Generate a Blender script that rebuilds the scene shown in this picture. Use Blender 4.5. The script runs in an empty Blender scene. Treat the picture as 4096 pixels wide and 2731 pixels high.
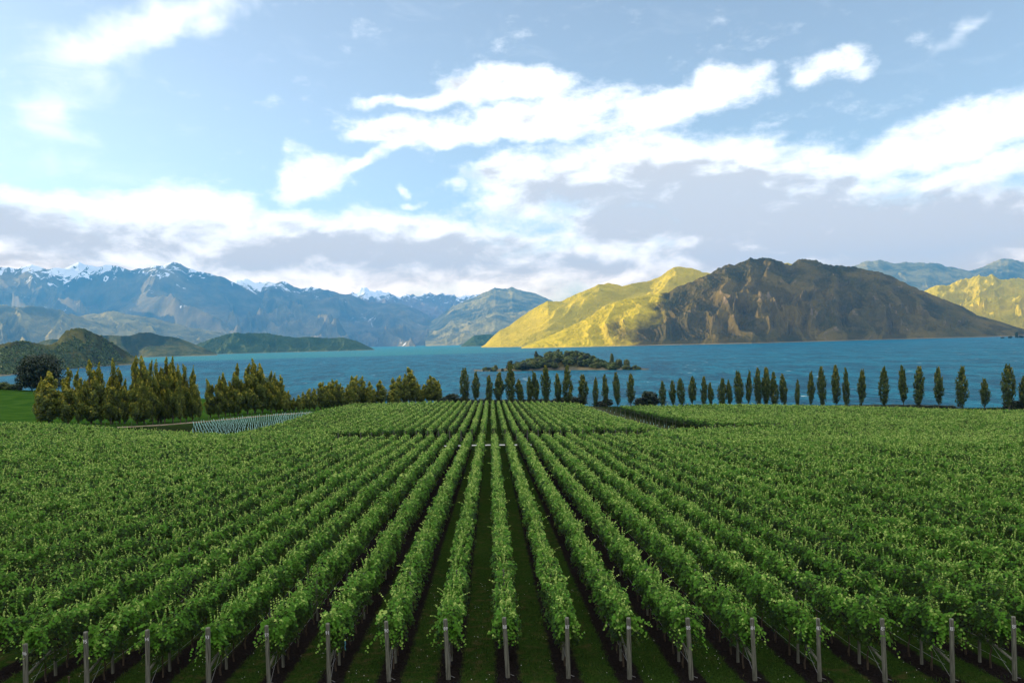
import bpy, math, random
import numpy as np
from mathutils import Matrix, Vector

R = math.radians
sc = bpy.context.scene
COL = sc.collection
rng = np.random.default_rng(7)
random.seed(7)

# ------------------------------------------------------------------ camera
F = 3185.8                      # focal length in photo pixels (28 mm on 36 mm, 4096 px wide)
ROLL = 0.026
YAW = math.atan(88 / F)
cam_d = bpy.data.cameras.new("camera")
cam_d.sensor_width = 36.0
cam_d.lens = 28.0
cam_d.clip_start = 0.1
cam_d.clip_end = 90000
cam = bpy.data.objects.new("camera", cam_d)
COL.objects.link(cam)
cy, sy = math.cos(YAW), math.sin(YAW)
right = Vector((cy, -sy, -ROLL)).normalized()
fwd = Vector((sy, cy, 0))
up = right.cross(fwd).normalized()
cam.matrix_world = Matrix(((right.x, up.x, -fwd.x, 0), (right.y, up.y, -fwd.y, 0), (right.z, up.z, -fwd.z, 0), (0, 0, 0, 1)))
sc.camera = cam
sc.render.resolution_x, sc.render.resolution_y = 1024, 682

def P(px, py, d):
    """photo pixel at depth d -> world"""
    dx = np.asarray(px, float) - 2048; dy = 1366 - np.asarray(py, float)
    lat = (dx + ROLL * dy) * d / F; h = (dy - ROLL * dx) * d / F
    return lat * cy + d * sy, -lat * sy + d * cy, h

def PZ(px, py, z):
    """pixel whose ray meets the level z"""
    dx = px - 2048; dy = 1366 - py
    h = dy - ROLL * dx
    return P(px, py, z * F / h)

# ------------------------------------------------------------------ exposure, sun, sky
SUN_AZ, SUN_EL = R(-71), R(10)      # azimuth from +Y (negative = left), elevation
sc.view_settings.view_transform = 'Standard'
sc.view_settings.look = 'None'
sc.view_settings.gamma = 1
sc.view_settings.use_curve_mapping = False
sc.view_settings.exposure = 1.0
sc.cycles.max_bounces = 6
sc.cycles.diffuse_bounces = 3
sc.cycles.glossy_bounces = 2
sc.cycles.transmission_bounces = 4
sc.cycles.transparent_max_bounces = 6
sc.cycles.volume_bounces = 1
sc.cycles.use_denoising = True
sc.cycles.sample_clamp_indirect = 4

sl = bpy.data.lights.new("sun", 'SUN')
sl.energy = 5.0
sl.angle = R(0.5)
sl.color = (1.0, 0.80, 0.44)
sun = bpy.data.objects.new("sun", sl)
COL.objects.link(sun)
sdir = Vector((math.sin(SUN_AZ) * math.cos(SUN_EL), math.cos(SUN_AZ) * math.cos(SUN_EL), math.sin(SUN_EL)))
sun.rotation_euler = sdir.to_track_quat('Z', 'Y').to_euler()
sun.location = (-300, 100, 200)

class NT:
    """tiny node-tree helper"""
    def __init__(s, nt):
        s.t = nt; s.n = nt.nodes; s.l = nt.links
        s.n.clear()
    def node(s, ty, **kw):
        n = s.n.new(ty)
        for k, v in kw.items():
            setattr(n, k, v)
        return n
    def set(s, sock, v):
        if v is None: return
        if hasattr(v, 'is_linked') or isinstance(v, bpy.types.NodeSocket):
            s.l.new(v, sock)
        else:
            if isinstance(v, (tuple, list)) and len(v) == 3 and len(sock.default_value) == 4:
                v = (*v, 1)
            sock.default_value = v
    def math(s, op, a, b=None, c=None, clamp=False):
        n = s.node('ShaderNodeMath', operation=op, use_clamp=clamp)
        s.set(n.inputs[0], a); s.set(n.inputs[1], b) if b is not None else None
        if c is not None: s.set(n.inputs[2], c)
        return n.outputs[0]
    def vmath(s, op, a, b=None):
        n = s.node('ShaderNodeVectorMath', operation=op)
        s.set(n.inputs[0], a)
        if b is not None: s.set(n.inputs[1], b)
        return n.outputs[0] if op not in ('LENGTH', 'DOT_PRODUCT') else n.outputs['Value']
    def ramp(s, v, a, b, c0=0.0, c1=1.0):
        n = s.node('ShaderNodeMapRange', interpolation_type='SMOOTHSTEP')
        s.set(n.inputs['Value'], v); n.inputs['From Min'].default_value = a; n.inputs['From Max'].default_value = b
        n.inputs['To Min'].default_value = c0; n.inputs['To Max'].default_value = c1
        return n.outputs[0]
    def noise(s, vec, scale, detail=4, rough=.55, dist=0.0):
        n = s.node('ShaderNodeTexNoise')
        if vec is not None: s.set(n.inputs['Vector'], vec)
        n.inputs['Scale'].default_value = scale; n.inputs['Detail'].default_value = detail
        n.inputs['Roughness'].default_value = rough; n.inputs['Distortion'].default_value = dist
        return n.outputs[0]
    def mix(s, f, a, b):
        n = s.node('ShaderNodeMix', data_type='RGBA')
        s.set(n.inputs[0], f); s.set(n.inputs[6], a); s.set(n.inputs[7], b)
        return n.outputs[2]
    def scale(s, vec, v):
        n = s.node('ShaderNodeVectorMath', operation='MULTIPLY')
        s.set(n.inputs[0], vec); n.inputs[1].default_value = v
        return n.outputs[0]
    def bump(s, h, strength, dist):
        n = s.node('ShaderNodeBump'); n.inputs['Strength'].default_value = strength
        n.inputs['Distance'].default_value = dist; s.set(n.inputs['Height'], h)
        return n.outputs[0]

w = bpy.data.worlds.new("World"); sc.world = w; w.use_nodes = True
T = NT(w.node_tree)
sky = T.node('ShaderNodeTexSky', sky_type='NISHITA', sun_disc=False)
sky.sun_elevation = SUN_EL
sky.sun_rotation = SUN_AZ
sky.altitude = 300; sky.air_density = 1.0; sky.dust_density = 0.6; sky.ozone_density = 3.0
co = T.node('ShaderNodeTexCoord').outputs['Generated']
sx = T.node('ShaderNodeSeparateXYZ'); T.set(sx.inputs[0], co)
az = T.math('ARCTAN2', sx.outputs[0], sx.outputs[1])
el = T.math('ARCSINE', sx.outputs[2])
cb = T.node('ShaderNodeCombineXYZ'); T.set(cb.inputs[0], az); T.set(cb.inputs[1], el)
uv = cb.outputs[0]
SKY_STRENGTH = 0.15
def azel(px, py):
    x, y, z = P(px, py, 1.0)
    return math.atan2(x, y), math.atan2(z, math.hypot(x, y))
wn = T.noise(uv, 9, 3, .6)
warp = T.node('ShaderNodeTexNoise'); T.set(warp.inputs['Vector'], uv); warp.inputs['Scale'].default_value = 12; warp.inputs['Detail'].default_value = 4
wv = T.vmath('SUBTRACT', warp.outputs['Color'], (.5, .5, .5))
wv = T.scale(wv, (.16, .055, 0))
uvw = T.vmath('ADD', uv, wv)
def blobs(items):
    acc = None
    for (px, py, rx, ry, rot, st) in items:
        a, e = azel(px, py)
        m = T.node('ShaderNodeMapping', vector_type='TEXTURE')
        m.inputs['Location'].default_value = (a, e, 0)
        m.inputs['Rotation'].default_value = (0, 0, R(rot))
        m.inputs['Scale'].default_value = (rx * 1.45 / F, ry * 1.38 / F, 1)
        T.set(m.inputs['Vector'], uvw)
        g = T.node('ShaderNodeTexGradient', gradient_type='SPHERICAL'); T.set(g.inputs[0], m.outputs[0])
        v = T.math('MULTIPLY', g.outputs['Fac'], st)
        acc = v if acc is None else T.math('SMOOTH_MAX', acc, v, 0.12)
    return acc
CL = [(1560,505,230,50,0,1.2),(1950,500,450,62,2,1.4),(2070,350,270,70,3,1.3),(1720,395,270,30,2,1.0),(2300,430,230,110,0,1.2),
      (2580,430,280,100,5,1.2),(2880,360,190,85,0,1.2),(3260,290,140,65,0,1.0),(1230,700,140,100,20,1.3),(1430,640,180,45,15,1.1),
      (1650,745,45,28,0,.9),(1655,808,50,20,0,.8),(1810,755,60,40,0,.9),(2090,740,230,170,0,1.5),(2450,690,420,150,0,1.4),
      (2900,800,700,250,-8,1.6),(3400,960,900,200,0,1.6),(3850,540,430,105,8,1.4),(3900,690,420,75,4,1.3),(3350,640,260,60,0,1.1),
      (2500,890,300,130,0,1.4),(700,860,330,130,0,1.7),(250,820,400,50,0,1.2),(120,930,360,110,0,1.5),(1150,890,460,80,-4,1.2),(1650,930,450,90,-4,1.2),
      (1300,1010,900,120,0,1.6),(450,1020,700,110,0,1.5),(2050,1080,2600,110,0,1.1),(2150,950,350,60,0,.7),(3800,1000,700,170,0,1.5),(1620,560,120,40,0,.8),(2250,640,300,70,10,.9)]
CL = [(*q[:5], q[5] * (1.08 if q[1] < 720 else 1.0)) for q in CL]
big = blobs(CL)
cn1 = T.noise(T.scale(uv, (1, 2.0, 1)), 11, 9, .58, .3)
upv = T.vmath('ADD', uv, (-.010, .012, 0))
cn2 = T.noise(T.scale(upv, (1, 2.0, 1)), 11, 9, .58, .3)
low = T.ramp(el, .17, .05)
dens = T.math('ADD', T.math('ADD', big, T.math('MULTIPLY', low, .35)), T.math('MULTIPLY', T.math('SUBTRACT', cn1, .5), 1.5))
dens = T.math('ADD', dens, T.math('MULTIPLY', T.math('SUBTRACT', T.noise(T.scale(uv, (1, 1.8, 1)), 40, 8, .68), .5), .75))
alpha = T.ramp(dens, .18, .98)
# thin cirrus
CI = [(680,70,330,62,20,1.0),(430,150,290,75,24,.85),(330,260,260,110,38,.45),(150,430,90,110,30,.7),(190,510,130,45,-8,.55),(3820,150,110,28,25,.62),(200,650,500,90,0,.3)]
cir = blobs(CI)
cin = T.noise(T.scale(uv, (1, 2.6, 1)), 13, 7, .62, .8)
cirrus = T.ramp(T.math('ADD', cir, T.math('MULTIPLY', T.math('SUBTRACT', cin, .5), .8)), .05, 1.15)
alpha = T.math('MAXIMUM', alpha, T.math('MULTIPLY', cirrus, .93))
GR = [(100,940,380,100,0,1.2),(1300,1010,720,95,-2,1.3),(1750,1030,500,110,0,1.2),(2850,840,720,180,-6,1.5),(3500,960,850,190,0,1.6),(2350,760,480,130,0,1.0),(2600,700,300,60,0,.6),
      (2300,1080,600,80,0,.8),(3000,640,300,40,0,.6),(100,1050,400,50,0,.8)]
# unseen bright clouds added overhead as fill light, dimmer ones behind the camera
outm = T.math('MAXIMUM', T.ramp(el, .50, .62), T.ramp(T.math('ABSOLUTE', az), .80, 1.05))
oc = T.ramp(T.noise(co, 2.2, 6, .6), .36, .52)
outc = T.math('MULTIPLY', outm, oc)
alpha = T.math('MAXIMUM', alpha, outc)
grey = T.math('ADD', blobs(GR), T.math('MULTIPLY', T.math('SUBTRACT', cn1, .5), .5))
rs1 = T.noise(T.scale(uv, (1, 2.0, 1)), 14, 8, .56, .3); rs2 = T.noise(T.scale(upv, (1, 2.0, 1)), 14, 8, .56, .3)
relief = T.math('MULTIPLY', T.math('SUBTRACT', rs1, rs2), -2.3)
g2 = T.math('MULTIPLY', T.ramp(T.math('ADD', T.math('ADD', grey, .16), relief), .12, 1.1), T.ramp(dens, .25, .85))
ccol = T.mix(g2, (1.0, .985, .98, 1), (0.50, 0.465, 0.45, 1))
ocol = T.mix(T.ramp(el, .35, .9), (.26, .27, .32, 1), (1.25, 1.22, 1.18, 1))
ccol = T.mix(outc, ccol, ocol)
# clear-air colour comes from the Nishita sky, brightened to the photograph's exposure
warm = T.mix(T.ramp(el, .015, .19), (1.38, 1.02, .67, 1), (1, 1, 1, 1))
def tone(c):
    n = T.node('ShaderNodeVectorMath', operation='MULTIPLY'); T.set(n.inputs[0], c); T.set(n.inputs[1], warm); return n.outputs[0]
ccol = tone(ccol)
hs = T.node('ShaderNodeHueSaturation'); hs.inputs['Saturation'].default_value = .62; hs.inputs['Value'].default_value = 1.0
T.set(hs.inputs['Color'], sky.outputs[0])
bg1 = T.node('ShaderNodeBackground'); sk2 = T.scale(hs.outputs[0], (1.0, .985, .945)); T.set(bg1.inputs[0], tone(sk2)); bg1.inputs[1].default_value = SKY_STRENGTH
bg2 = T.node('ShaderNodeBackground'); T.set(bg2.inputs[0], ccol); bg2.inputs[1].default_value = 0.88
mx = T.node('ShaderNodeMixShader'); T.set(mx.inputs[0], alpha)
T.l.new(bg1.outputs[0], mx.inputs[1]); T.l.new(bg2.outputs[0], mx.inputs[2])
out = T.node('ShaderNodeOutputWorld'); T.l.new(mx.outputs[0], out.inputs[0])

# ------------------------------------------------------------------ noise in numpy
_perm = rng.permutation(4096)
_gr = rng.normal(size=(4096, 2)); _gr /= np.linalg.norm(_gr, axis=1)[:, None]
def perlin(x, y, seed=0):
    xi = np.floor(x).astype(np.int64); yi = np.floor(y).astype(np.int64)
    xf = x - xi; yf = y - yi
    u = xf * xf * xf * (xf * (xf * 6 - 15) + 10); v = yf * yf * yf * (yf * (yf * 6 - 15) + 10)
    def g(ix, iy, dx, dy):
        h = _perm[(_perm[(ix + seed * 57) & 4095] + iy) & 4095]
        return _gr[h, 0] * dx + _gr[h, 1] * dy
    a = g(xi, yi, xf, yf); b = g(xi + 1, yi, xf - 1, yf)
    c = g(xi, yi + 1, xf, yf - 1); d = g(xi + 1, yi + 1, xf - 1, yf - 1)
    return (a + (b - a) * u + ((c + (d - c) * u) - (a + (b - a) * u)) * v) * 1.5
def fbm(x, y, oct=5, seed=0, gain=.5):
    s = 0; a = 1.0
    for o in range(oct):
        s = s + a * perlin(x * 2**o + 17.3 * o, y * 2**o - 9.1 * o, seed + o); a *= gain
    return s
def ridged(x, y, oct=5, seed=0, gain=.5):
    s = 0; a = 1.0; w_ = 1.0
    for o in range(oct):
        n = 1 - np.abs(perlin(x * 2**o + 5.7 * o, y * 2**o + 3.3 * o, seed + o)) * 1.6
        n = n * n
        s = s + a * n * w_; w_ = np.clip(n * 1.4, 0, 1); a *= gain
    return s / 1.9
def smooth(x, a, b):
    t = np.clip((x - a) / (b - a), 0, 1); return t * t * (3 - 2 * t)

# ------------------------------------------------------------------ mesh + object helpers
def npmesh(name, V, faces, mats=(), smooth_=False, colors=None, mat_idx=None):
    """faces: (n,k) index array"""
    me = bpy.data.meshes.new(name)
    V = np.asarray(V, np.float32).reshape(-1, 3); Fc = np.asarray(faces, np.int32)
    n, k = Fc.shape
    me.vertices.add(len(V)); me.vertices.foreach_set('co', V.ravel())
    me.loops.add(n * k); me.loops.foreach_set('vertex_index', Fc.ravel())
    me.polygons.add(n)
    me.polygons.foreach_set('loop_start', np.arange(0, n * k, k, dtype=np.int32))
    me.polygons.foreach_set('loop_total', np.full(n, k, np.int32))
    me.update(calc_edges=True)
    if smooth_: me.polygons.foreach_set('use_smooth', np.ones(n, bool))
    for m in mats: me.materials.append(m)
    if mat_idx is not None: me.polygons.foreach_set('material_index', np.asarray(mat_idx, np.int32))
    if colors is not None:
        c = np.ones((len(V), 4), np.float32); colors = np.asarray(colors, np.float32)
        if colors.ndim == 1: c[:, 0] = c[:, 1] = c[:, 2] = colors
        else: c[:, :colors.shape[1]] = colors
        at = me.color_attributes.new('tint', 'FLOAT_COLOR', 'POINT'); at.data.foreach_set('color', c.ravel())
    return me
def tag(o, label=None, cat=None, group=None, kind=None):
    if label: o['label'] = label
    if cat: o['category'] = cat
    if group: o['group'] = group
    if kind: o['kind'] = kind
    return o
def link(name, me, parent=None, loc=None):
    o = bpy.data.objects.new(name, me); COL.objects.link(o)
    if parent is not None: o.parent = parent
    if loc is not None: o.location = loc
    return o
def empty(name, loc, label, cat, group=None):
    o = bpy.data.objects.new(name, None); COL.objects.link(o); o.location = loc
    o.empty_display_size = .2
    return tag(o, label, cat, group)
def copy_tree(o, parent=None):
    c = o.copy(); COL.objects.link(c); c.parent = parent
    for ch in o.children: copy_tree(ch, c)
    return c
def gridfaces(nu, nv):
    i = np.arange(nu - 1)[:, None] * nv + np.arange(nv - 1)[None]
    i = i.ravel()
    return np.stack([i, i + nv, i + nv + 1, i + 1], 1)
class MB:
    """collects simple quads for small solid parts"""
    def __init__(s): s.v = []; s.f = []; s.n = 0
    def tube(s, p0, p1, r0, r1=None, k=8, cap=True, wob=0.0):
        r1 = r0 if r1 is None else r1
        p0 = np.array(p0, float); p1 = np.array(p1, float); d = p1 - p0; L = np.linalg.norm(d); d = d / max(L, 1e-9)
        a = np.array((0, 0, 1.0)) if abs(d[2]) < .9 else np.array((1.0, 0, 0))
        x = np.cross(d, a); x /= np.linalg.norm(x); y = np.cross(d, x)
        rings = [(0, r0), (.02, r0), (.33, r0 * .67 + r1 * .33), (.66, r0 * .33 + r1 * .67), (.985, r1), (1, r1 * .9)]
        st = s.n
        for (t, r) in rings:
            for j in range(k):
                an = 2 * math.pi * j / k
                rr = r * (1 + wob * random.uniform(-1, 1))
                s.v.append(p0 + d * L * t + x * math.cos(an) * rr + y * math.sin(an) * rr)
        m = len(rings)
        for i in range(m - 1):
            for j in range(k):
                s.f.append((st + i * k + j, st + i * k + (j + 1) % k, st + (i + 1) * k + (j + 1) % k, st + (i + 1) * k + j))
        s.n += m * k
        if cap:
            for (i, pc) in ((0, p0), (m - 1, p1 + d * r1 * .08)):
                s.v.append(pc); c = s.n; s.n += 1
                for j in range(0, k, 2):
                    s.f.append((st + i * k + j, st + i * k + (j + 1) % k, st + i * k + (j + 2) % k, c))
        return s
    def path(s, pts, r0, r1, k=6):
        n = len(pts) - 1
        for i in range(n):
            s.tube(pts[i], pts[i + 1], r0 + (r1 - r0) * i / n, r0 + (r1 - r0) * (i + 1) / n, k, cap=(i == n - 1))
        return s
    def mesh(s, name, m): return npmesh(name, np.array(s.v), np.array(s.f), [m], True)

# ------------------------------------------------------------------ materials
def mat(name):
    m = bpy.data.materials.new(name); m.use_nodes = True
    return m, NT(m.node_tree)
def pbr(t, col, rough=.8, spec=.3, normal=None):
    b = t.node('ShaderNodeBsdfPrincipled'); t.set(b.inputs['Base Color'], col); t.set(b.inputs['Roughness'], rough)
    b.inputs['Specular IOR Level'].default_value = spec
    if normal is not None: t.set(b.inputs['Normal'], normal)
    return b
def finish(t, sh):
    o = t.node('ShaderNodeOutputMaterial'); t.l.new(sh, o.inputs[0])
def geo_pos(t): return t.node('ShaderNodeNewGeometry').outputs['Position']

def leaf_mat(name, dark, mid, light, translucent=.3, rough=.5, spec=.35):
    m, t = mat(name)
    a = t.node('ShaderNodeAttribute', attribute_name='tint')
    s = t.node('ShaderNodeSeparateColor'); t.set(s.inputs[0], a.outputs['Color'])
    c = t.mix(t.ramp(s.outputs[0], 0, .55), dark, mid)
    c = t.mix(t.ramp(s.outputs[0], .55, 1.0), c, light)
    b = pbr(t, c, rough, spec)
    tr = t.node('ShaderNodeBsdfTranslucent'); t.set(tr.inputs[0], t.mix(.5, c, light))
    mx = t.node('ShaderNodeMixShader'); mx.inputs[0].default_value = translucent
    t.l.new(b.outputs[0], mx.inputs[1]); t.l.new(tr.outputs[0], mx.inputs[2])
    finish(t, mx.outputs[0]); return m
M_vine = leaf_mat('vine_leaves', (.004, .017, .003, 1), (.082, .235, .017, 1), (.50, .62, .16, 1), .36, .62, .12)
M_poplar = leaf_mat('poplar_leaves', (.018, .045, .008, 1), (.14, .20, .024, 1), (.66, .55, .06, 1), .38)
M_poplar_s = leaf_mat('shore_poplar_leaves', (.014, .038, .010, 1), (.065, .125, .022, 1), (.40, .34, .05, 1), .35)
M_pine = leaf_mat('pine_needles', (.010, .022, .010, 1), (.02, .042, .016, 1), (.045, .075, .03, 1), .1)
M_shrub = leaf_mat('shrub_leaves', (.022, .048, .012, 1), (.085, .135, .025, 1), (.20, .23, .05, 1), .2)
M_willow = leaf_mat('willow_leaves', (.05, .08, .02, 1), (.10, .13, .03, 1), (.19, .19, .05, 1), .3)
M_grass = leaf_mat('grass_blades', (.015, .038, .006, 1), (.045, .09, .014, 1), (.15, .14, .05, 1), .2, .8, .05)

def simple(name, c1, c2, scale, rough=.85, spec=.2, bump=.3, stretch=(1, 1, 1), detail=6, bd=.02):
    m, t = mat(name)
    tc = t.node('ShaderNodeTexCoord').outputs['Object']
    n = t.noise(t.scale(tc, stretch), scale, detail, .65)
    finish(t, pbr(t, t.mix(t.ramp(n, .3, .7), c1, c2), rough, spec, t.bump(n, bump, bd)).outputs[0]); return m
M_post = simple('weathered_timber', (.055, .055, .042, 1), (.20, .20, .155, 1), 22, stretch=(1, 1, .07), bump=.5, bd=.01)
M_trunk = simple('vine_bark', (.035, .026, .018, 1), (.10, .075, .05, 1), 20, stretch=(1, 1, .2))
M_bark = simple('poplar_bark', (.05, .045, .032, 1), (.15, .13, .10, 1), 4, stretch=(1, 1, .2))
M_wire = simple('galvanised_wire', (.22, .22, .22, 1), (.35, .35, .36, 1), 30, .45, .5)
M_paint = simple('white_stencil_paint', (.62, .63, .62, 1), (.80, .80, .78, 1), 60, .6)
M_guard = simple('vine_guard_plastic', (.25, .60, .58, 1), (.55, .82, .80, 1), 3, .4, .4, .1)
M_tie = simple('blue_twine', (.10, .35, .50, 1), (.2, .5, .62, 1), 30)
M_road = simple('gravel', (.36, .35, .34, 1), (.60, .59, .57, 1), 5, .9, .1, .4)
M_track = simple('dry_earth_track', (.16, .12, .085, 1), (.29, .23, .17, 1), .6, .95, .1, .4)
M_clover = simple('clover_flower', (.6, .6, .55, 1), (.8, .8, .75, 1), 40)

# ------------------------------------------------------------------ terrain
LAKE = -40.0
ROWX0, ROWS = 0.32, 2.0
def zc(Y):
    return np.interp(Y, [-60, 0, 27, 60, 100, 130, 145, 200, 287, 320, 400, 900], [-4, -9.2, -11.3, -13.1, -15.2, -16.9, -17.8, -20.1, -23.2, -24.2, -25.5, -30])
RX = [-2500, -1200, -900, -855, -804, -760, -704, -660, -621, -560, -500]
def ground(X, Y):
    X = np.asarray(X, float); Y = np.asarray(Y, float)
    zz = zc(Y)
    sr = np.interp(Y, [27, 120, 250, 320], [0.0, .022, .040, .045])
    xr = np.where(X > 0, 190 * (1 - np.exp(-np.maximum(X, 0) / 190)) * 1.25, 0)
    zz = zz - sr * xr
    sl_ = np.interp(Y, [27, 100, 220, 350], [0.0, .006, .010, .029])
    zz = zz + sl_ * np.minimum(np.maximum(-X, 0), 320)
    # shallow swells
    zz = zz + .9 * perlin(X / 55 + 3, Y / 70, 3) * smooth(Y, 40, 110) * smooth(np.abs(X), 15, 50)
    # fall to the lake
    ys = np.interp(X, [-900, -520, -430, -260, -130, -60, 0, 200, 600], [800, 760, 430, 420, 345, 325, 308, 308, 312])
    zz = zz - 34 * smooth(Y, ys, ys + 85) - .10 * np.maximum(Y - ys - 20, 0) * smooth(X, -480, -380)
    # unseen hill added outside the picture at left, shaped to shade the vineyard
    ax, ay = math.cos(SUN_AZ), -math.sin(SUN_AZ)
    v = X * ax + Y * ay; ww = X * ay - Y * ax
    rh = 168 * np.exp(-((ww + 650) / 125) ** 2) * smooth(-v, -420, -360)
    rh = rh * (1 + .12 * perlin(v / 60, 3.3 + v * 0, 9)) + 16 * smooth(-ww, 800, 1500) * smooth(-v, -420, -360)
    return zz + rh
def gz(x, y): return float(ground(x, y))

xs = np.concatenate([np.linspace(-1500, -300, 60), np.linspace(-295, -40, 90), np.linspace(-39, 39, 118), np.linspace(40, 260, 80), np.linspace(270, 900, 40)])
ysg = np.concatenate([np.linspace(-80, 20, 14), np.linspace(21, 60, 60), np.linspace(61, 420, 240), np.linspace(425, 1000, 60)])
GX, GY = np.meshgrid(xs, ysg, indexing='ij')
GZ = ground(GX, GY)

# block layout
TRK = [(-150, 206), (-123, 208), (-98, 211), (-86, 228), (-72, 243), (-57, 260), (-36, 284), (-22, 300), (0, 305)]
def track_y(X): return np.interp(X, [p[0] for p in TRK], [p[1] for p in TRK])
def b1_end(X): return np.interp(X, [-130, -100, -60, -46, -30, -25, 24, 30, 60, 130], [200, 188, 161, 144.2, 143.2, 129, 129, 142.5, 156.3, 157])
def b1_start(X): return np.where(X < 0, 27.0, 27.0 - .145 * np.minimum(X, 20)) + np.where(np.abs(X) > 16, (np.abs(X) - 16) * .9, 0)
zone = ((GY > b1_start(GX) - 3) & (GY < b1_end(GX) + 1)).astype(float)
zone = np.maximum(zone, ((GX > -49) & (GX < 34) & (GY > 143) & (GY < 289)).astype(float))
zone = np.maximum(zone, ((GX > 34) & (GX < 170) & (GY > 158) & (GY < 296)).astype(float))
zone = np.maximum(zone, ((GX <= -49) & (GX > -130) & (GY > b1_end(GX)) & (GY < track_y(GX) - 6)).astype(float) * .8)
pad = smooth(-GX, 20, 60) * smooth(GY, 200, 240)
me = npmesh('ground', np.stack([GX, GY, GZ], -1), gridfaces(len(xs), len(ysg)), [], True, np.stack([zone.ravel(), pad.ravel(), (((GX > 35.5) & (GX < 41) & (GY > 158)) | ((GY > b1_end(GX) + .5) & (GY < b1_end(GX) + 5) & (np.abs(GX) < 26))).astype(float).ravel()], 1))
mg, t = mat('vineyard_ground')
p = geo_pos(t)
a = t.node('ShaderNodeAttribute', attribute_name='tint'); s = t.node('ShaderNodeSeparateColor'); t.set(s.inputs[0], a.outputs['Color'])
sp = t.node('ShaderNodeSeparateXYZ'); t.set(sp.inputs[0], p)
fx = t.math('PINGPONG', t.math('SUBTRACT', sp.outputs[0], ROWX0), ROWS / 2)
n1 = t.noise(p, 2.2, 6, .65); n2 = t.noise(p, 14, 5, .7); n3 = t.noise(p, .12, 7, .7)
edge = t.math('ADD', fx, t.math('MULTIPLY', t.math('SUBTRACT', n1, .5), .5))
soil = t.math('MULTIPLY', t.ramp(edge, .52, .34), t.ramp(s.outputs[0], .3, .6))
grass = t.mix(t.ramp(n2, .3, .7), (.005, .015, .003, 1), (.026, .052, .009, 1))
dry = t.mix(t.ramp(n1, .46, .70), grass, (.052, .043, .018, 1))
grass2 = t.mix(s.outputs[1], t.mix(t.ramp(n3, .35, .65), grass, dry), t.mix(t.ramp(n3, .3, .7), (.020, .062, .008, 1), (.048, .105, .014, 1)))
soilc = t.mix(t.ramp(n2, .3, .75), (.003, .0025, .0025, 1), (.022, .018, .017, 1))
col = t.mix(soil, grass2, soilc)
col = t.mix(t.math('MULTIPLY', s.outputs[2], t.ramp(n1, .3, .6, .1, .7)), col, t.mix(t.ramp(n2, .3, .7), (.040, .052, .022, 1), (.095, .088, .05, 1)))
finish(t, pbr(t, col, 1.0, 0.0, t.bump(t.math('ADD', n2, n1), .8, .06)).outputs[0])
me.materials.append(mg)
tag(link('ground', me), 'grassy vineyard slope falling away to the lake shore with bare soil strips under the vines', kind='structure')

def ribbon(name, pts, width, m, lift=.04, n=160, label=None, jitter=.0):
    pts = np.array(pts, float); seg = np.r_[0, np.cumsum(np.hypot(*np.diff(pts, axis=0).T))]
    tt = np.linspace(0, seg[-1], n); x = np.interp(tt, seg, pts[:, 0]); y = np.interp(tt, seg, pts[:, 1])
    dx, dy = np.gradient(x), np.gradient(y); L = np.hypot(dx, dy); nx, ny = -dy / L, dx / L
    us = np.linspace(-.5, .5, 7)
    w_ = width * (1 + jitter * perlin(tt / 6, tt * 0 + 2.2))
    X = x[:, None] + nx[:, None] * us[None] * w_[:, None]; Y = y[:, None] + ny[:, None] * us[None] * w_[:, None]
    Z = ground(X, Y) + lift
    o = link(name, npmesh(name, np.stack([X, Y, Z], -1), gridfaces(n, 7), [m], True)); tag(o, label, kind='structure'); return o
ribbon('gravel_road', [(-26, 131.3), (26, 131.3), (60, 154)], 2.1, M_road, .05, label='narrow pale gravel road crossing the vineyard between two blocks', jitter=.15)
ribbon('dirt_track', [(x, y) for x, y in TRK], 3.6, M_track, .05, label='bare earth track running along the poplar row', jitter=.4)

# ------------------------------------------------------------------ lake
ml, t = mat('lake_water')
p = geo_pos(t)
pw = t.scale(p, (1, .75, 1))
wv1 = t.noise(pw, .11, 5, .6, .4); wv2 = t.noise(pw, .55, 5, .65, .4); wv3 = t.noise(t.scale(p, (1, .3, 1)), .035, 7, .72)
wv4 = t.noise(t.scale(p, (1, .3, 1)), .16, 3, .6)
hgt = t.math('ADD', t.math('MULTIPLY', wv1, 3.2), t.math('ADD', t.math('MULTIPLY', wv2, 1.0), t.math('MULTIPLY', wv4, 5.0)))
deep = t.mix(t.ramp(t.math('ADD', wv3, t.math('MULTIPLY', t.math('SUBTRACT', wv4, .5), .6)), .36, .66), (.0, .056, .112, 1), (.004, .140, .228, 1))
spx = t.node('ShaderNodeSeparateXYZ'); t.set(spx.inputs[0], p)
sunlit_water = t.math('MULTIPLY', t.ramp(spx.outputs[1], 2600, 3200), t.ramp(spx.outputs[0], 900, -400))  # greener far-left band: sunlight on the water put into its base colour
deep = t.mix(t.math('MULTIPLY', sunlit_water, .85), deep, (.02, .17, .19, 1))
foam = t.math('MULTIPLY', t.ramp(t.noise(t.scale(p, (.35, 1, 1)), .09, 3, .6), .65, .73), t.ramp(wv4, .5, .62))
foam = t.math('MULTIPLY', foam, .8)
b = pbr(t, t.mix(foam, deep, (.75, .78, .8, 1)), .45, .03, t.bump(hgt, 1.0, 1.6))
finish(t, b.outputs[0])
lx = np.array([-22000, 22000]); ly = np.array([250, 26000])
V = [(-22000, 250, LAKE), (22000, 250, LAKE), (22000, 27000, LAKE), (-22000, 27000, LAKE)]
tag(link('lake', npmesh('lake', V, [(0, 1, 2, 3)], [ml])), 'wind-ruffled deep blue lake reaching to the foot of the mountains', kind='structure')

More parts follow.
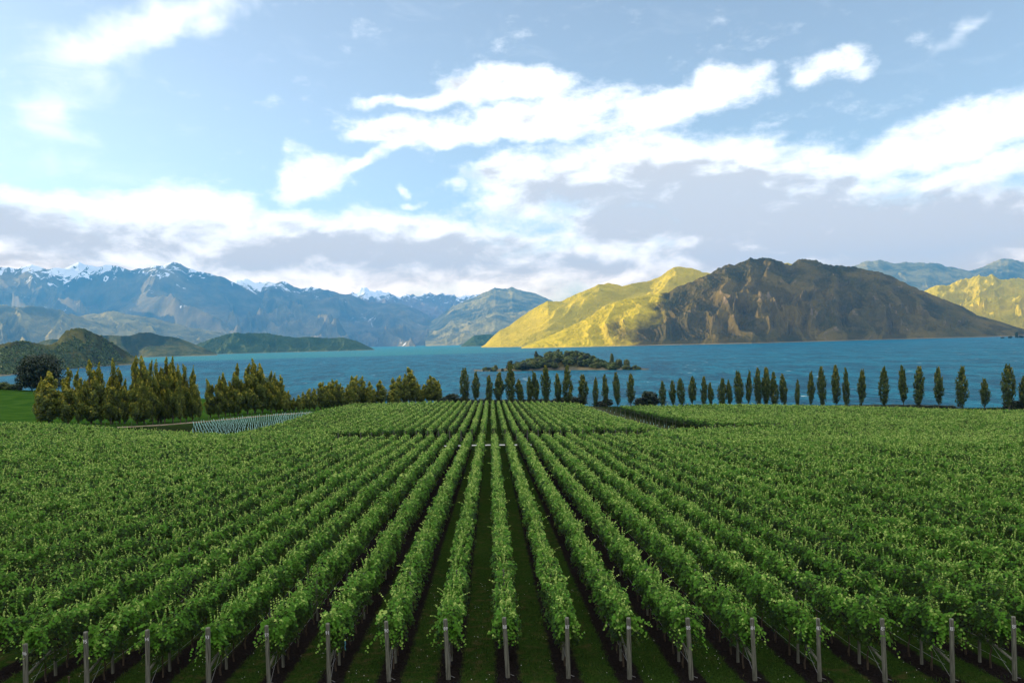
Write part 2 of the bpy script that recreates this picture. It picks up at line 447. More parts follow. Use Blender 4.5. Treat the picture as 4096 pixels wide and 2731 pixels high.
# ------------------------------------------------------------------ mountains
def mount_mat(name, grass1, grass2, rock, rockf=.5, scale=.004, snow=None, forest=None, bumpd=6, scrub=.3, gold=False):
    m, t = mat(name); p = geo_pos(t)
    nrm = t.node('ShaderNodeNewGeometry').outputs['Normal']; ns = t.node('ShaderNodeSeparateXYZ'); t.set(ns.inputs[0], nrm)
    ps = t.node('ShaderNodeSeparateXYZ'); t.set(ps.inputs[0], p)
    a = t.noise(p, scale, 8, .62); b_ = t.noise(p, scale * 6, 7, .68); c_ = t.noise(t.scale(p, (1, 1, .35)), scale * 3, 7, .7, .5)
    g = t.mix(t.ramp(a, .35, .65), grass1, grass2)
    dk = tuple(v * .35 for v in grass1[:3]) + (1,)
    at = t.node('ShaderNodeAttribute', attribute_name='tint')
    gs = t.node('ShaderNodeSeparateColor'); t.set(gs.inputs[0], at.outputs['Color'])
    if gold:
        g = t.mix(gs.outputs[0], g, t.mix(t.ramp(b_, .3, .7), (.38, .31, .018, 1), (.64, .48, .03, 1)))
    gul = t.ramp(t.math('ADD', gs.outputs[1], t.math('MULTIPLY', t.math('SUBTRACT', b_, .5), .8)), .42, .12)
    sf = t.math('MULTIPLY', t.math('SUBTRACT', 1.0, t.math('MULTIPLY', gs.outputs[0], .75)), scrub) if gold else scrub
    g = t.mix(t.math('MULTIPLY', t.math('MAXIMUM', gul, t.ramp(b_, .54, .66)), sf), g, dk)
    steep = t.ramp(t.math('ADD', ns.outputs[2], t.math('MULTIPLY', t.math('SUBTRACT', c_, .5), 1.0)), .78 + .1 * rockf, .50 + .1 * rockf)
    rk = t.mix(t.ramp(b_, .35, .65), tuple(v * .6 for v in rock[:3]) + (1,), rock)
    rib = t.ramp(t.math('ADD', gs.outputs[1], t.math('MULTIPLY', t.math('SUBTRACT', c_, .5), 1.6)), .80, 1.05)
    steep = t.math('MULTIPLY', steep, t.math('ADD', t.math('MULTIPLY', rib, .85), .15))
    col = t.mix(t.math('MULTIPLY', steep, rockf), g, rk)
    if forest:
        col = t.mix(t.math('MULTIPLY', t.ramp(t.math('ADD', c_, t.math('MULTIPLY', ps.outputs[2], -forest[1])), .35, .6), .9), col, forest[0])
    shore = t.math('MULTIPLY', t.ramp(t.math('ADD', ps.outputs[2], t.math('MULTIPLY', c_, -10)), LAKE + 1, LAKE - 3), .35)
    col = t.mix(shore, col, (.34, .30, .23, 1))
    if snow:
        z0, z1, am = snow
        sn = t.noise(t.scale(p, (1, 1, .4)), .0042, 6, .66, .9)
        lf = t.math('MULTIPLY', t.math('SUBTRACT', t.noise(p, .00045, 2, .5), .5), 1.5)
        f = t.ramp(t.math('ADD', t.math('ADD', t.ramp(ps.outputs[2], z0, z1), lf), t.math('MULTIPLY', t.math('SUBTRACT', sn, .5), am)), .50, .56)
        col = t.mix(f, col, (.80, .82, .86, 1))
    finish(t, pbr(t, col, .95, .05, t.bump(t.math('ADD', b_, c_), 1.0, bumpd)).outputs[0])
    return m

def mountain(name, sky_pts, d_ridge, d_foot, m, label, nu=500, nv=140, lam=600, amp=.16, prof=1.15, prof_pts=None, seed=1, jag=.012, foot_pts=None, skew=0.0, amp2=.03, back=.35, z_foot=LAKE - 6, fine=.01, gold=None, band=None):
    sp_ = np.array(sky_pts, float)
    px = np.linspace(sp_[0, 0], sp_[-1, 0], nu); py = np.interp(px, sp_[:, 0], sp_[:, 1])
    dr = np.interp(px, [q[0] for q in d_ridge], [q[1] for q in d_ridge]) if isinstance(d_ridge, list) else np.full(nu, float(d_ridge))
    df = np.interp(px, [q[0] for q in d_foot], [q[1] for q in d_foot]) if isinstance(d_foot, list) else np.full(nu, float(d_foot))
    xr, yr, zr = P(px, py, dr)
    xf, yf, _ = P(px, py, df)
    zr = np.maximum(zr, z_foot + .5)
    nb = int(nv * back)
    tt = np.r_[np.linspace(0, 1, nv - nb), 1 + np.linspace(0, 1, nb + 1)[1:] * .5]
    T_, _ = np.meshgrid(tt, px)
    H = (zr - z_foot)[:, None]
    tc = np.clip(T_, 0, 1)
    pr = np.interp(tc, [q[0] for q in prof_pts], [q[1] for q in prof_pts]) if prof_pts else tc ** prof
    bk = np.clip(1 - (T_ - 1) / .5, 0, 1)
    pr = np.where(T_ > 1, bk ** 1.3, pr)
    X = xf[:, None] + (xr - xf)[:, None] * T_; Y = yf[:, None] + (yr - yf)[:, None] * T_
    S = (px[:, None] - 2048) * dr.mean() / F + T_ * 0
    D = (T_) * (dr - df)[:, None]
    Sw = S + skew * D + .5 * lam * fbm(S / (lam * 2.2) + seed, D / (lam * 2.2), 3, seed)
    rg = ridged(Sw / lam, D / (lam * 3.2) + seed * 3.1, 6, seed + 3, .52) - .95
    env = np.clip(4 * tc * (1.02 - tc), 0, 1) ** .7
    env = np.where(T_ > 1, .5 * bk * (T_ - 1) * 2, env)
    if band: env = env * (band[4] + (1 - band[4]) * smooth(T_, band[0], band[1]) * (1 - smooth(T_, band[2], band[3])))
    fb = fbm(X / (lam * .9), Y / (lam * .9), 7, seed + 11, .55)
    Hs = np.minimum(H, np.percentile(H, 85) * 1.2)
    Z = z_foot + H * pr + Hs * (amp * env * rg + amp2 * fb * (env + .0)) + Hs * jag * fbm(S / (lam * .35), D / (lam * .5), 4, seed + 20) * smooth(T_, .5, 1)
    Z = Z + fine * Hs * fbm(X / (lam * .12), Y / (lam * .12), 3, seed + 31) * smooth(T_, .02, .2)
    # soften the two ends so that the slope runs out into the water
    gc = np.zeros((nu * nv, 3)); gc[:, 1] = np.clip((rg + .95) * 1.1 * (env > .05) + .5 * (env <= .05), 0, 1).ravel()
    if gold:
        gc[:, 0] = smooth(gold[0] + gold[1] * T_ - px[:, None] + 95 * fbm(X / 260, Y / 260, 6, 77, .6), -75, 75).ravel()  # left flank painted sunlit gold, the face beside it keeps shade-dark brown
    o = link(name, npmesh(name, np.stack([X, Y, Z], -1), gridfaces(nu, nv + 0)[:], [m], True, gc))
    return tag(o, label, kind='structure')

tan1, tan2 = (.17, .145, .06, 1), (.27, .21, .075, 1)
M_far = mount_mat('far_range', (.12, .10, .05, 1), (.22, .17, .08, 1), (.18, .15, .12, 1), .6, .0012, (1450, 3150, 2.3), None, 10)
M_farb = mount_mat('snowy_peaks', (.12, .10, .05, 1), (.22, .17, .08, 1), (.18, .15, .12, 1), .6, .0012, (1000, 2650, 2.3), None, 10)
M_far2 = mount_mat('farthest_range', (.20, .16, .12, 1), (.26, .2, .15, 1), (.22, .18, .16, 1), .6, .0012, (850, 2450, 2.3), None, 25)
M_mid = mount_mat('mid_range', (.12, .11, .045, 1), (.34, .27, .09, 1), (.18, .15, .10, 1), .5, .002, None, None, 15)
M_bush = mount_mat('bushy_peninsula', (.035, .06, .02, 1), (.06, .085, .025, 1), (.34, .30, .22, 1), .35, .006, None, None, 8)
M_yel = mount_mat('golden_tussock', (.45, .36, .020, 1), (.66, .49, .03, 1), (.30, .24, .13, 1), .55, .003, None, None, 30, .2)
M_dark = mount_mat('tussock_mountain_sun_shade_paint', (.060, .052, .013, 1), (.135, .098, .022, 1), (.30, .22, .14, 1), .9, .0035, None, None, 12, .55, True)
M_brown = mount_mat('scrubby_hill', (.045, .060, .014, 1), (.115, .105, .026, 1), (.09, .085, .07, 1), .45, .012, None, None, 2.5, .8)

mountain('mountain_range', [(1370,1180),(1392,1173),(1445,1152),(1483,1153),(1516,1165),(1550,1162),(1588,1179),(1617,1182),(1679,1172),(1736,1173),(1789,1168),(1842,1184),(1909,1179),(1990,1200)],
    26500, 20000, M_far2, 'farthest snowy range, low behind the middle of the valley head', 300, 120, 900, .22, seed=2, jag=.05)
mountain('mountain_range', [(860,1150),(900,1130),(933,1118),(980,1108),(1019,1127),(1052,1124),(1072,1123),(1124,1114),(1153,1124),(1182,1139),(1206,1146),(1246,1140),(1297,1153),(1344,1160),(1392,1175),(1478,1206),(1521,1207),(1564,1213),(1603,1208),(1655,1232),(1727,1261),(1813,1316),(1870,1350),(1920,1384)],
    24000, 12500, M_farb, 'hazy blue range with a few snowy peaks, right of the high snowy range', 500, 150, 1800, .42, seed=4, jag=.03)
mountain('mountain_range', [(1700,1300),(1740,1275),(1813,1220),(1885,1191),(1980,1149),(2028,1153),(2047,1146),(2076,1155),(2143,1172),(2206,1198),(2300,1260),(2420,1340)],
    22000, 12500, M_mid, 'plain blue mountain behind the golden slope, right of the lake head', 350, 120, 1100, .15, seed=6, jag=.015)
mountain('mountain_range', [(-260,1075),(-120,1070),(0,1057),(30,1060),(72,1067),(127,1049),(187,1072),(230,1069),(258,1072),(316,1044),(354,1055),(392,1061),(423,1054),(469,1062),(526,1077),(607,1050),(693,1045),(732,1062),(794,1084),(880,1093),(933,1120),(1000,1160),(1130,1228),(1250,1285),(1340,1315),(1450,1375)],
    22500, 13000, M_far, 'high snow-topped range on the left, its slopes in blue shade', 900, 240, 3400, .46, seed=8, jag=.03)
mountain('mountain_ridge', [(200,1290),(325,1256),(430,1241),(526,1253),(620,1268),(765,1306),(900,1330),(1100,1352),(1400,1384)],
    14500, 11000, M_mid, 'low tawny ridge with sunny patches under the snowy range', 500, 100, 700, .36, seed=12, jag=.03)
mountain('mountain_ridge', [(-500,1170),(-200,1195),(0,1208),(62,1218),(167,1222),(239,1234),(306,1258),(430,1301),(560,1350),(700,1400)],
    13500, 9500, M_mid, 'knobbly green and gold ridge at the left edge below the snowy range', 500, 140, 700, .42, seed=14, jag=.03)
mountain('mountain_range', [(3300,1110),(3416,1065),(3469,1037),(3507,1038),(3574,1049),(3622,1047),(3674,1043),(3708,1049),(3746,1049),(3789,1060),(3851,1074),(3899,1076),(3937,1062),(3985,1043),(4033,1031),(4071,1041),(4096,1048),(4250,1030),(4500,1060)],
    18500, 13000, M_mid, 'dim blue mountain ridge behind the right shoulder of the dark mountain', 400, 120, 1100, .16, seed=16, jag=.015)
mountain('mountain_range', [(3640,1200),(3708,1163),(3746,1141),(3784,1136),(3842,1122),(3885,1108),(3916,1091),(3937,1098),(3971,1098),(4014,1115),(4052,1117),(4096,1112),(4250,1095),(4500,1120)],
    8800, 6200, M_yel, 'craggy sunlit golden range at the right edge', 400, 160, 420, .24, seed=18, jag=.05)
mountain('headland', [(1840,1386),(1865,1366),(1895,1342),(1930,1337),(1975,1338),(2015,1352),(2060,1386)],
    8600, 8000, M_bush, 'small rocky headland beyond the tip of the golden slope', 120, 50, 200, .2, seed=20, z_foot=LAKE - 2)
mountain('mountain', [(1925,1386),(1940,1378),(1965,1350),(2000,1318),(2038,1301),(2120,1239),(2191,1203),(2244,1206),(2287,1184),(2349,1153),(2397,1134),(2440,1127),(2488,1143),(2526,1129),(2574,1125),(2598,1115),(2646,1091),(2701,1061),(2765,1072),(2842,1084),(2900,1068),(3000,1048),(3100,1046),(3200,1052),(3300,1068),(3400,1090),(3520,1150),(3650,1200)],  # unseen crest behind the dark mountain, raised to shade it
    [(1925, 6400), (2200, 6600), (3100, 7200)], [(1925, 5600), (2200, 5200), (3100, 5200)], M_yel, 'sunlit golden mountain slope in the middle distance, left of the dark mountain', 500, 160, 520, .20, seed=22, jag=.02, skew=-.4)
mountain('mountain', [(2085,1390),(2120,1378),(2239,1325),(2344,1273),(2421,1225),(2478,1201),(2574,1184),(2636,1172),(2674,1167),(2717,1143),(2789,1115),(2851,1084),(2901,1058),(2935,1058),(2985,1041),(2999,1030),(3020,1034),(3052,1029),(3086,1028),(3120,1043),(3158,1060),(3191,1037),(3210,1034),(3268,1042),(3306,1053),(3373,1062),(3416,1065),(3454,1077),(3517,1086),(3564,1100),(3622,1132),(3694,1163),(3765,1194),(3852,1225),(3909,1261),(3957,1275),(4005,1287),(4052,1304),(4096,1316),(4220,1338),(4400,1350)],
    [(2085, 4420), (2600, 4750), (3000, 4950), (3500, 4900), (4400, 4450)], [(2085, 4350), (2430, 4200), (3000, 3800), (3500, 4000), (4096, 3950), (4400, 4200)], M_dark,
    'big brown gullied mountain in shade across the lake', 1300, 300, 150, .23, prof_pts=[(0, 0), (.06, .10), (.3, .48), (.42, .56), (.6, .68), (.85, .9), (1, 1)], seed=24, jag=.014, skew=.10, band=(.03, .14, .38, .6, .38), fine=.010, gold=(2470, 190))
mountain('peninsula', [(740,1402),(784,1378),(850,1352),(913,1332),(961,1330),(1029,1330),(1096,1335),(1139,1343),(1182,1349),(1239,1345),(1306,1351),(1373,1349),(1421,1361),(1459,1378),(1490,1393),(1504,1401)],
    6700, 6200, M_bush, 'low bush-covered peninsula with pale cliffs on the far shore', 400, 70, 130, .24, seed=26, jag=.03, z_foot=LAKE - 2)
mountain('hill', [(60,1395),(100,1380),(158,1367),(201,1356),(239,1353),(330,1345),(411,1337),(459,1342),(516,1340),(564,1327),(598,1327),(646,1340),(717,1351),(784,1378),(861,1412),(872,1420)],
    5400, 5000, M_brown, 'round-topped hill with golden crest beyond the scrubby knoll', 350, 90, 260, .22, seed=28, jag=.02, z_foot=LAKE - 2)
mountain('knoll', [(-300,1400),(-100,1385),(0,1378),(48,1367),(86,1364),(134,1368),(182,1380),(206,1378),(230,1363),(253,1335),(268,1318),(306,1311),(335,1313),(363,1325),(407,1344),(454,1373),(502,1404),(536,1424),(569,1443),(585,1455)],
    [(-300, 1700), (0, 1850), (300, 2300), (585, 2550)], [(-300, 1300), (0, 1440), (250, 1900), (440, 2260), (585, 2420)], M_brown, 'rocky scrub-covered knoll above the lake at the left', 500, 130, 110, .14, seed=30, jag=.015, z_foot=LAKE - 1.5, fine=.02)

# ------------------------------------------------------------------ foliage generator
def leaves(C, N, size, tint, kind='quad', asp=1.0, droop=.0):
    """C centres (n,3), N facing (n,3), size (n,), tint (n,) -> V, F, colours. kind quad or leaf (5 points, folded)"""
    n = len(C)
    N = N / np.maximum(np.linalg.norm(N, axis=1), 1e-6)[:, None]
    r = rng.normal(size=(n, 3)); A = np.cross(N, r); A /= np.maximum(np.linalg.norm(A, axis=1), 1e-6)[:, None]
    B = np.cross(N, A)
    s_ = size[:, None]
    if kind == 'quad':
        pts = [(-.5, -.5, 0), (.5, -.42, .08), (.46, .5, 0), (-.42, .48, .1)]
    else:
        pts = [(0, -.5, 0), (.5, -.22, .12), (.34, .36, .02), (0, .55, -.08), (-.36, .34, .03), (-.5, -.2, .12)]
    V = np.stack([C + A * (u * s_ * asp) + B * (v * s_) + N * (k * s_) for (u, v, k) in pts], 1)
    k = len(pts)
    Fc = np.arange(n * k).reshape(n, k)
    return V.reshape(-1, 3), Fc, np.repeat(tint, k)

# ------------------------------------------------------------------ vine rows
def row_foliage(x0, y0, y1, seed, vis0=None):
    """one row's canopy between y0 and y1; leaf size and count follow how near the row is"""
    segs = np.arange(y0 - .1, y1, 4.0)
    rr_ = random.Random(seed); vig = rr_.uniform(-.12, .10); hv = rr_.uniform(-.08, .08)
    if 96 <= seed <= 103 or 397 <= seed <= 399: vig = .07
    Cs = []; Ns = []; Ss = []; Ts = []
    for a in segs:
        b = min(a + 4.0, y1); L = b - a
        D = math.hypot(x0, (a + b) / 2) * .55 + (a + b) / 2 * .45
        D = (a + b) / 2
        if abs(x0) / max(b, 1) > .72: continue
        size = np.interp(D, [27, 45, 80, 130, 200, 300], [.102, .125, .185, .27, .38, .5])
        dens = np.interp(D, [27, 45, 80, 130, 200, 300], [520, 330, 155, 80, 42, 26])
        n = int(L * dens)
        y = rng.uniform(a, b, n)
        ph = seed * 3.7
        wob = .10 * perlin(y / 2.1 + ph, y * 0 + ph, 1)
        top = 2.02 + hv + .22 * perlin(y / 7.0 + ph, y * 0 + 11.5, 21) + .34 * perlin(y / 1.15 + ph, y * 0 + 1.5, 2) + .14 * perlin(y / .45 + ph, y * 0 + 4.5, 2)
        bot = .84 + .22 * perlin(y / 1.1 + ph, y * 0 + 7.5, 3)
        u = rng.beta(1.25, 1.0, n)
        z = bot + (top - bot) * u
        hw = (.34 - .08 * u) * (1 + .95 * perlin(y / .75 + ph, z * 1.3, 4) + .40 * perlin(y / 2.6 + ph, z * 0, 14)) + .05
        th = rng.choice([-1, 1], n) * rng.power(2.2, n)
        x = wob + th * hw
        Nn = np.stack([th * 1.2 + rng.normal(0, .5, n), rng.normal(0, .55, n) - .35, .55 + .9 * u + rng.normal(0, .4, n)], 1)
        T_ = -.10 + vig + .66 * u * rng.uniform(.5, 1.2, n) - .12 + .42 * perlin(y / .55 + ph, z * 1.8, 5) + .35 * (rng.random(n) ** 3)  # lower leaves tinted darker: canopy shade put into the leaf colour
        S_ = size * rng.uniform(.65, 1.25, n)
        # shoots that stick out of the top and the sides
        ns = int(L * np.interp(D, [27, 60, 120, 300], [8.5, 6.5, 4.2, 1.8])); k = int(np.interp(D, [27, 60, 120, 300], [9, 6, 4, 2]))
        sy_ = rng.uniform(a, b, ns); side = rng.normal(0, .34, ns); ln = rng.uniform(.12, .72, ns) + .35 * (rng.random(ns) ** 6)
        tt = np.linspace(.15, 1, k)
        shx = (wob.mean() + side[:, None] * (.2 + .85 * tt[None] * ln[:, None])).ravel()
        shy = (sy_[:, None] + rng.normal(0, .25, ns)[:, None] * tt[None] * 1.0).ravel()
        shz = (1.78 + .1 * rng.normal(size=ns)[:, None] + ln[:, None] * (tt[None] - .55 * np.abs(side)[:, None] * tt[None] ** 2)).ravel()
        m_ = len(shx)
        x = np.r_[x, shx]; y = np.r_[y, shy]; z = np.r_[z, shz]
        Nn = np.r_[Nn, np.stack([rng.normal(0, .8, m_), rng.normal(0, .8, m_) - .3, rng.uniform(.1, 1.2, m_)], 1)]
        T_ = np.r_[T_, np.tile(.42 + .55 * tt, ns) * rng.uniform(.75, 1.15, m_)]
        S_ = np.r_[S_, size * np.tile(.95 - .45 * tt, ns) * rng.uniform(.7, 1.1, m_)]
        weak = (perlin(y / 4.5 + ph, y * 0 + 31.5, 22) < -.38) & (rng.random(len(y)) < .6) & (y > y0 + 4)
        x, y, z, Nn, T_, S_ = x[~weak], y[~weak], z[~weak], Nn[~weak], T_[~weak], S_[~weak]
        C_ = np.stack([x0 + x, y, ground(x0 + x * 0, y) + z], 1)
        Cs.append(C_); Ns.append(Nn); Ss.append(S_); Ts.append(T_)
    if y0 < 45:
        for q in range(11):
            k = 20; a0 = rng.uniform(-1, 1); s0 = np.linspace(0, 1, k); L_ = rng.uniform(.35, .85)
            xx = a0 * L_ * s0 + rng.normal(0, .05, k); yy = y0 + .1 - .6 * s0 * rng.uniform(.2, 1) + rng.normal(0, .05, k); zz = rng.uniform(1.35, 2.05) + .3 * s0 - rng.uniform(.2, .95) * s0 ** 2
            Cs.append(np.stack([x0 + xx, yy, ground(x0 + xx * 0, yy) + zz], 1)); Ns.append(np.stack([rng.normal(0, .5, k), rng.normal(-.6, .4, k), rng.uniform(.1, 1, k)], 1))
            Ss.append(.125 * (1.05 - .5 * s0)); Ts.append(np.clip(.22 + .42 * s0 + rng.normal(0, .12, k), 0, 1))
    if not Cs: return None
    return np.concatenate(Cs), np.concatenate(Ns), np.concatenate(Ss), np.clip(np.concatenate(Ts), 0, 1)

tr_rng = random.Random(3)
def vine_trunk_mesh(i):
    mb = MB(); h = .85
    pts = [(0, 0, -.05)]
    for k in range(1, 5):
        pts.append((tr_rng.uniform(-.04, .04), tr_rng.uniform(-.04, .04), h * k / 4))
    mb.path(pts, .035, .022, 6)
    mb.tube((pts[-1][0], pts[-1][1], h - .02), (0, .55, h + .06), .018, .012, 5); mb.tube((pts[-1][0], pts[-1][1], h - .02), (0, -.55, h + .05), .018, .012, 5)
    return mb.mesh('trunk', M_trunk)
TRUNKS = [vine_trunk_mesh(i) for i in range(4)]
_mbp = MB(); _mbp.tube((0, 0, -.1), (0, 0, 1.95), .045, .04, 8, wob=.04); POSTIN = _mbp.mesh('inner_post', M_post)

def vine_row(x0, y0, y1, label, group, seed, trunks=0):
    r = row_foliage(x0, y0, y1, seed)
    if r is None: return None
    C, N, S, Tn = r
    base = (x0, y0, gz(x0, y0))
    root = empty('vine_row', base, label, 'vine row', group)
    C = C - np.array(base)
    near = C[:, 1] + y0 < 62
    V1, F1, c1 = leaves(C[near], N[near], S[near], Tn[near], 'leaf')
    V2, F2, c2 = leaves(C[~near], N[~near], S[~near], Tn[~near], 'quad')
    if len(F1) and len(F2):
        # one mesh with both leaf kinds: split the 6-gons into quads so all faces have 4 corners
        F1q = np.concatenate([F1[:, [0, 1, 2, 3]], F1[:, [0, 3, 4, 5]]])
        Fa = np.concatenate([F1q, F2 + len(V1)]); Va = np.concatenate([V1, V2]); ca = np.r_[c1, c2]
    elif len(F1):
        Fa = np.concatenate([F1[:, [0, 1, 2, 3]], F1[:, [0, 3, 4, 5]]]); Va, ca = V1, c1
    else: Fa, Va, ca = F2, V2, c2
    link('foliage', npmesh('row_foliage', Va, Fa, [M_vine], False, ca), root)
    for k in range(trunks):
        y = y0 + .8 + k * 1.4
        o = link('trunk', TRUNKS[(k + seed) % 4], root, (0, y - y0, gz(x0, y) - base[2])); o.rotation_euler.z = random.uniform(-.3, .3)
    if trunks:
        mb = MB()
        ys_ = np.arange(y0, min(y0 + 26, y1), 2.0)
        for hgt_ in (.85,):
            mb.path([(0.0, y - y0, gz(x0, y) - base[2] + hgt_) for y in ys_], .006, .006, 4)
        mb.path([(0.0, y - y0, gz(x0, y) - base[2] + .45) for y in ys_],   .005, .005, 4)
        link('wire', mb.mesh('wire', M_wire), root)
        for k in (1, 2):
            y = y0 + 7.0 * k
            link('inner_post', POSTIN, root, (0, y - y0, gz(x0, y) - base[2]))
    return root

ORD = ['', 'first', 'second', 'third', 'fourth', 'fifth', 'sixth', 'seventh', 'eighth', 'ninth', 'tenth', 'eleventh', 'twelfth']
G1 = 'vine rows of the near block'
for i in range(-61, 62):
    x0 = ROWX0 + ROWS * i
    ys_, ye = float(b1_start(x0)) + .25, float(b1_end(x0))
    if -8 <= i <= 8:
        lab = 'long leafy vine row running down the slope from the numbered post %d' % (88 - i)
        vine_row(x0, ys_, ye, lab, G1, i + 100, 7)
    elif i < 0:
        k = -8 - i
        lab = ('leafy vine row, %s to the left of the row that starts at post 96' % ORD[k]) if k <= 10 else 'one of the merging vine rows covering the slope at far left in the near block'
        vine_row(x0, ys_, ye, lab, G1, i + 100)
    else:
        k = i - 8
        lab = ('leafy vine row, %s to the right of the row that starts at post 80' % ORD[k]) if k <= 10 else 'one of the merging vine rows covering the slope at far right in the near block'
        vine_row(x0, ys_, ye, lab, G1, i + 100)
G2 = 'vine rows of the block beyond the gravel road'
for i in range(-24, 16):
    x0 = ROWX0 + ROWS * i
    if abs(i) <= 8:
        side = 'directly facing' if i == 0 else '%s to the %s of the one facing' % (ORD[abs(i)], 'left' if i < 0 else 'right')
        lab = 'vine row beyond the gravel road, %s post 88' % side
    else: lab = 'indistinct vine row at the %s side of the block beyond the gravel road' % ('left' if i < 0 else 'right')
    vine_row(x0, 144.5, 287 - .2 * max(-i, 0), lab, G2, i + 400)
G3 = 'vine rows of the right-hand block by the lake'
for i in range(22, 84):
    x0 = ROWX0 + ROWS * i
    y0 = 158; y1 = 272 if i < 45 else 272 - (i - 45) * .9
    if i == 22: lab = 'left edge vine row of the block by the lake, beside the strip of bare stakes'
    else: lab = 'merging bright green vine row on the right between near block and lakeside poplars'
    vine_row(x0, y0, y1, lab, G3, i + 600)

# ------------------------------------------------------------------ numbered end posts
def digits(txt, r):
    cu = bpy.data.curves.new('txt', 'FONT'); cu.body = txt; cu.size = .165; cu.align_x = 'CENTER'; cu.align_y = 'CENTER'; cu.resolution_u = 3; cu.offset = .0015
    o = bpy.data.objects.new('txt', cu); COL.objects.link(o)
    bpy.context.view_layer.update()
    me = bpy.data.meshes.new_from_object(o.evaluated_get(bpy.context.evaluated_depsgraph_get()))
    bpy.data.objects.remove(o)
    for v in me.vertices:
        x, y = v.co.x * .86, v.co.y
        x = max(-r * .93, min(r * .93, x)); v.co = (x, -math.sqrt(r * r - x * x) - .004, y)
    me.name = 'painted_number'; me.materials.clear(); me.materials.append(M_paint)
    return me
POSTPX = {96: 117, 95: 393, 94: 614, 93: 848, 92: 1085, 91: 1308, 90: 1557, 89: 1797, 88: 2026, 87: 2256, 86: 2508, 85: 2762, 84: 3019, 83: 3269, 82: 3545, 81: 3808, 80: 4090}
for num in range(96, 79, -1):
    i = 88 - num
    x0 = ROWX0 + ROWS * i; y0 = float(b1_start(x0)) - .15
    # follow the slightly uneven spacing of the real posts
    base_z = gz(x0, y0)
    root = empty('end_post', (x0, y0, base_z), 'weathered grey round timber post stencilled with the white number %d' % num, 'post', 'numbered posts at the near ends of the vine rows')
    h = 2.02 if num != 96 else 1.7
    mb = MB(); rr = .070 + random.uniform(-.008, .008)
    lean = random.uniform(-.03, .09)
    mb.tube((0, 0, -.3), (-lean, 0, h), rr + .006, rr, 20, wob=.025)
    link('post_shaft', mb.mesh('post_shaft', M_post), root)
    link('painted_number', digits(str(num), rr + .004), root, (-lean * .86, 0, h - .30))
    # diagonal brace and short inner post behind
    side = .0
    sx_ = .0
    mb = MB(); mb.tube((sx_, 1.75, gz(x0, y0 + 1.75) - base_z + 1.0), (0, .08, .62), .04, .045, 8, wob=.05)
    link('brace', mb.mesh('brace', M_post), root)
    mb = MB(); mb.tube((sx_, 1.8, gz(x0, y0 + 1.8) - base_z - .2), (sx_, 1.8, gz(x0, y0 + 1.8) - base_z + 1.12), .055, .05, 8, wob=.04)
    link('brace_post', mb.mesh('brace_post', M_post), root)
    mb = MB(); mb.tube((.03, .1, .08), (sx_, 1.75, 1.05), .006, .006, 4); mb.tube((.0, .1, .1), (0.2, -.0, .05), .006, .006, 4)
    link('wire', mb.mesh('wire', M_wire), root)

# hanging blue twine by post 91, dark irrigation riser by post 95
mb = MB(); mb.path([(0, 0, 0), (.01, .0, -.12), (-.01, .01, -.22), (.02, 0, -.34)], .022, .012, 6)
tw = link('twine', mb.mesh('twine', M_tie)); x91 = ROWX0 - 6 + .34; tw.location = (x91, 28.0, gz(x91, 28) + 1.05)
tag(tw, 'short blue twine hanging from the vines behind post 91', 'twine')
mb = MB(); mb.tube((0, 0, -.1), (0, 0, .62), .025, .025, 8); mb.tube((-.035, 0, .63), (.035, 0, .63), .028, .028, 8)
x95 = ROWX0 - 14 - .45
tag(link('irrigation_pipe', mb.mesh('irrigation_pipe', M_trunk), None, (x95, 26.6, gz(x95, 26.6))), 'dark upright irrigation pipe with a capped head, left of post 95', 'pipe')

# ------------------------------------------------------------------ far post lines
mb = MB(); mb.tube((0, 0, -.3), (0, 0, 1.95), .085, .08, 8, wob=.03); FP = mb.mesh('post_shaft', M_post)
mb = MB(); mb.tube((0, .1, 1.15), (0, 1.6, 1.15), .06, .06, 8); FB = mb.mesh('brace', M_post)
mb = MB(); mb.tube((0, 1.6, -.3), (0, 1.6, 1.25), .07, .065, 8); FS = mb.mesh('brace_post', M_post)
proto = None
def far_post(x, y, label, group, yaw=0.0):
    global proto
    if proto is None:
        proto = empty('end_post', (x, y, gz(x, y)), label, 'post', group)
        link('post_shaft', FP, proto); link('brace', FB, proto); link('brace_post', FS, proto); o = proto
    else:
        o = copy_tree(proto)
    o['label'] = label; o['group'] = group; o.location = (x, y, gz(x, y)); o.rotation_euler = (random.uniform(-.02, .02), random.uniform(-.03, .03), yaw)
for i in range(-24, 16):
    far_post(ROWX0 + ROWS * i, 144.0, 'grey braced post at the near end of a vine row beyond the gravel road', 'end posts beyond the gravel road')
for i in range(22, 78, 2):
    far_post(ROWX0 + ROWS * i, 157.6, 'grey braced post in the line at the near end of the lakeside block', 'end posts of the right-hand lakeside block', 1.2)
mb = MB(); mb.tube((0, 0, -.2), (0, 0, 1.9), .045, .04, 6); ST = mb.mesh('stake', M_post)
def stake(x, y, label, group, s=1.0, name='stake', me=None):
    o = link(name, me or ST, None, (x, y, gz(x, y))); o.scale = (1, 1, s); o.rotation_euler = (random.uniform(-.04, .04), random.uniform(-.05, .05), 0)
    tag(o, label, 'stake' if name == 'stake' else 'vine guard', group)
for xx in (35.0, 38.5, 41.8):
    for y in np.arange(166 + (xx - 35), 286, 8.5):
        stake(xx + random.uniform(-.15, .15), y, 'bare grey stake in the open strip between the two far vine blocks', 'stakes in the open strip', 1.15)
for k in range(46):
    x = -120 + k * 2.3 ; y = float(track_y(x)) - 3.6
    if x < -22: stake(x, y, 'thin fence stake beside the earth track under the poplars', 'fence stakes along the earth track', random.uniform(.65, .95))
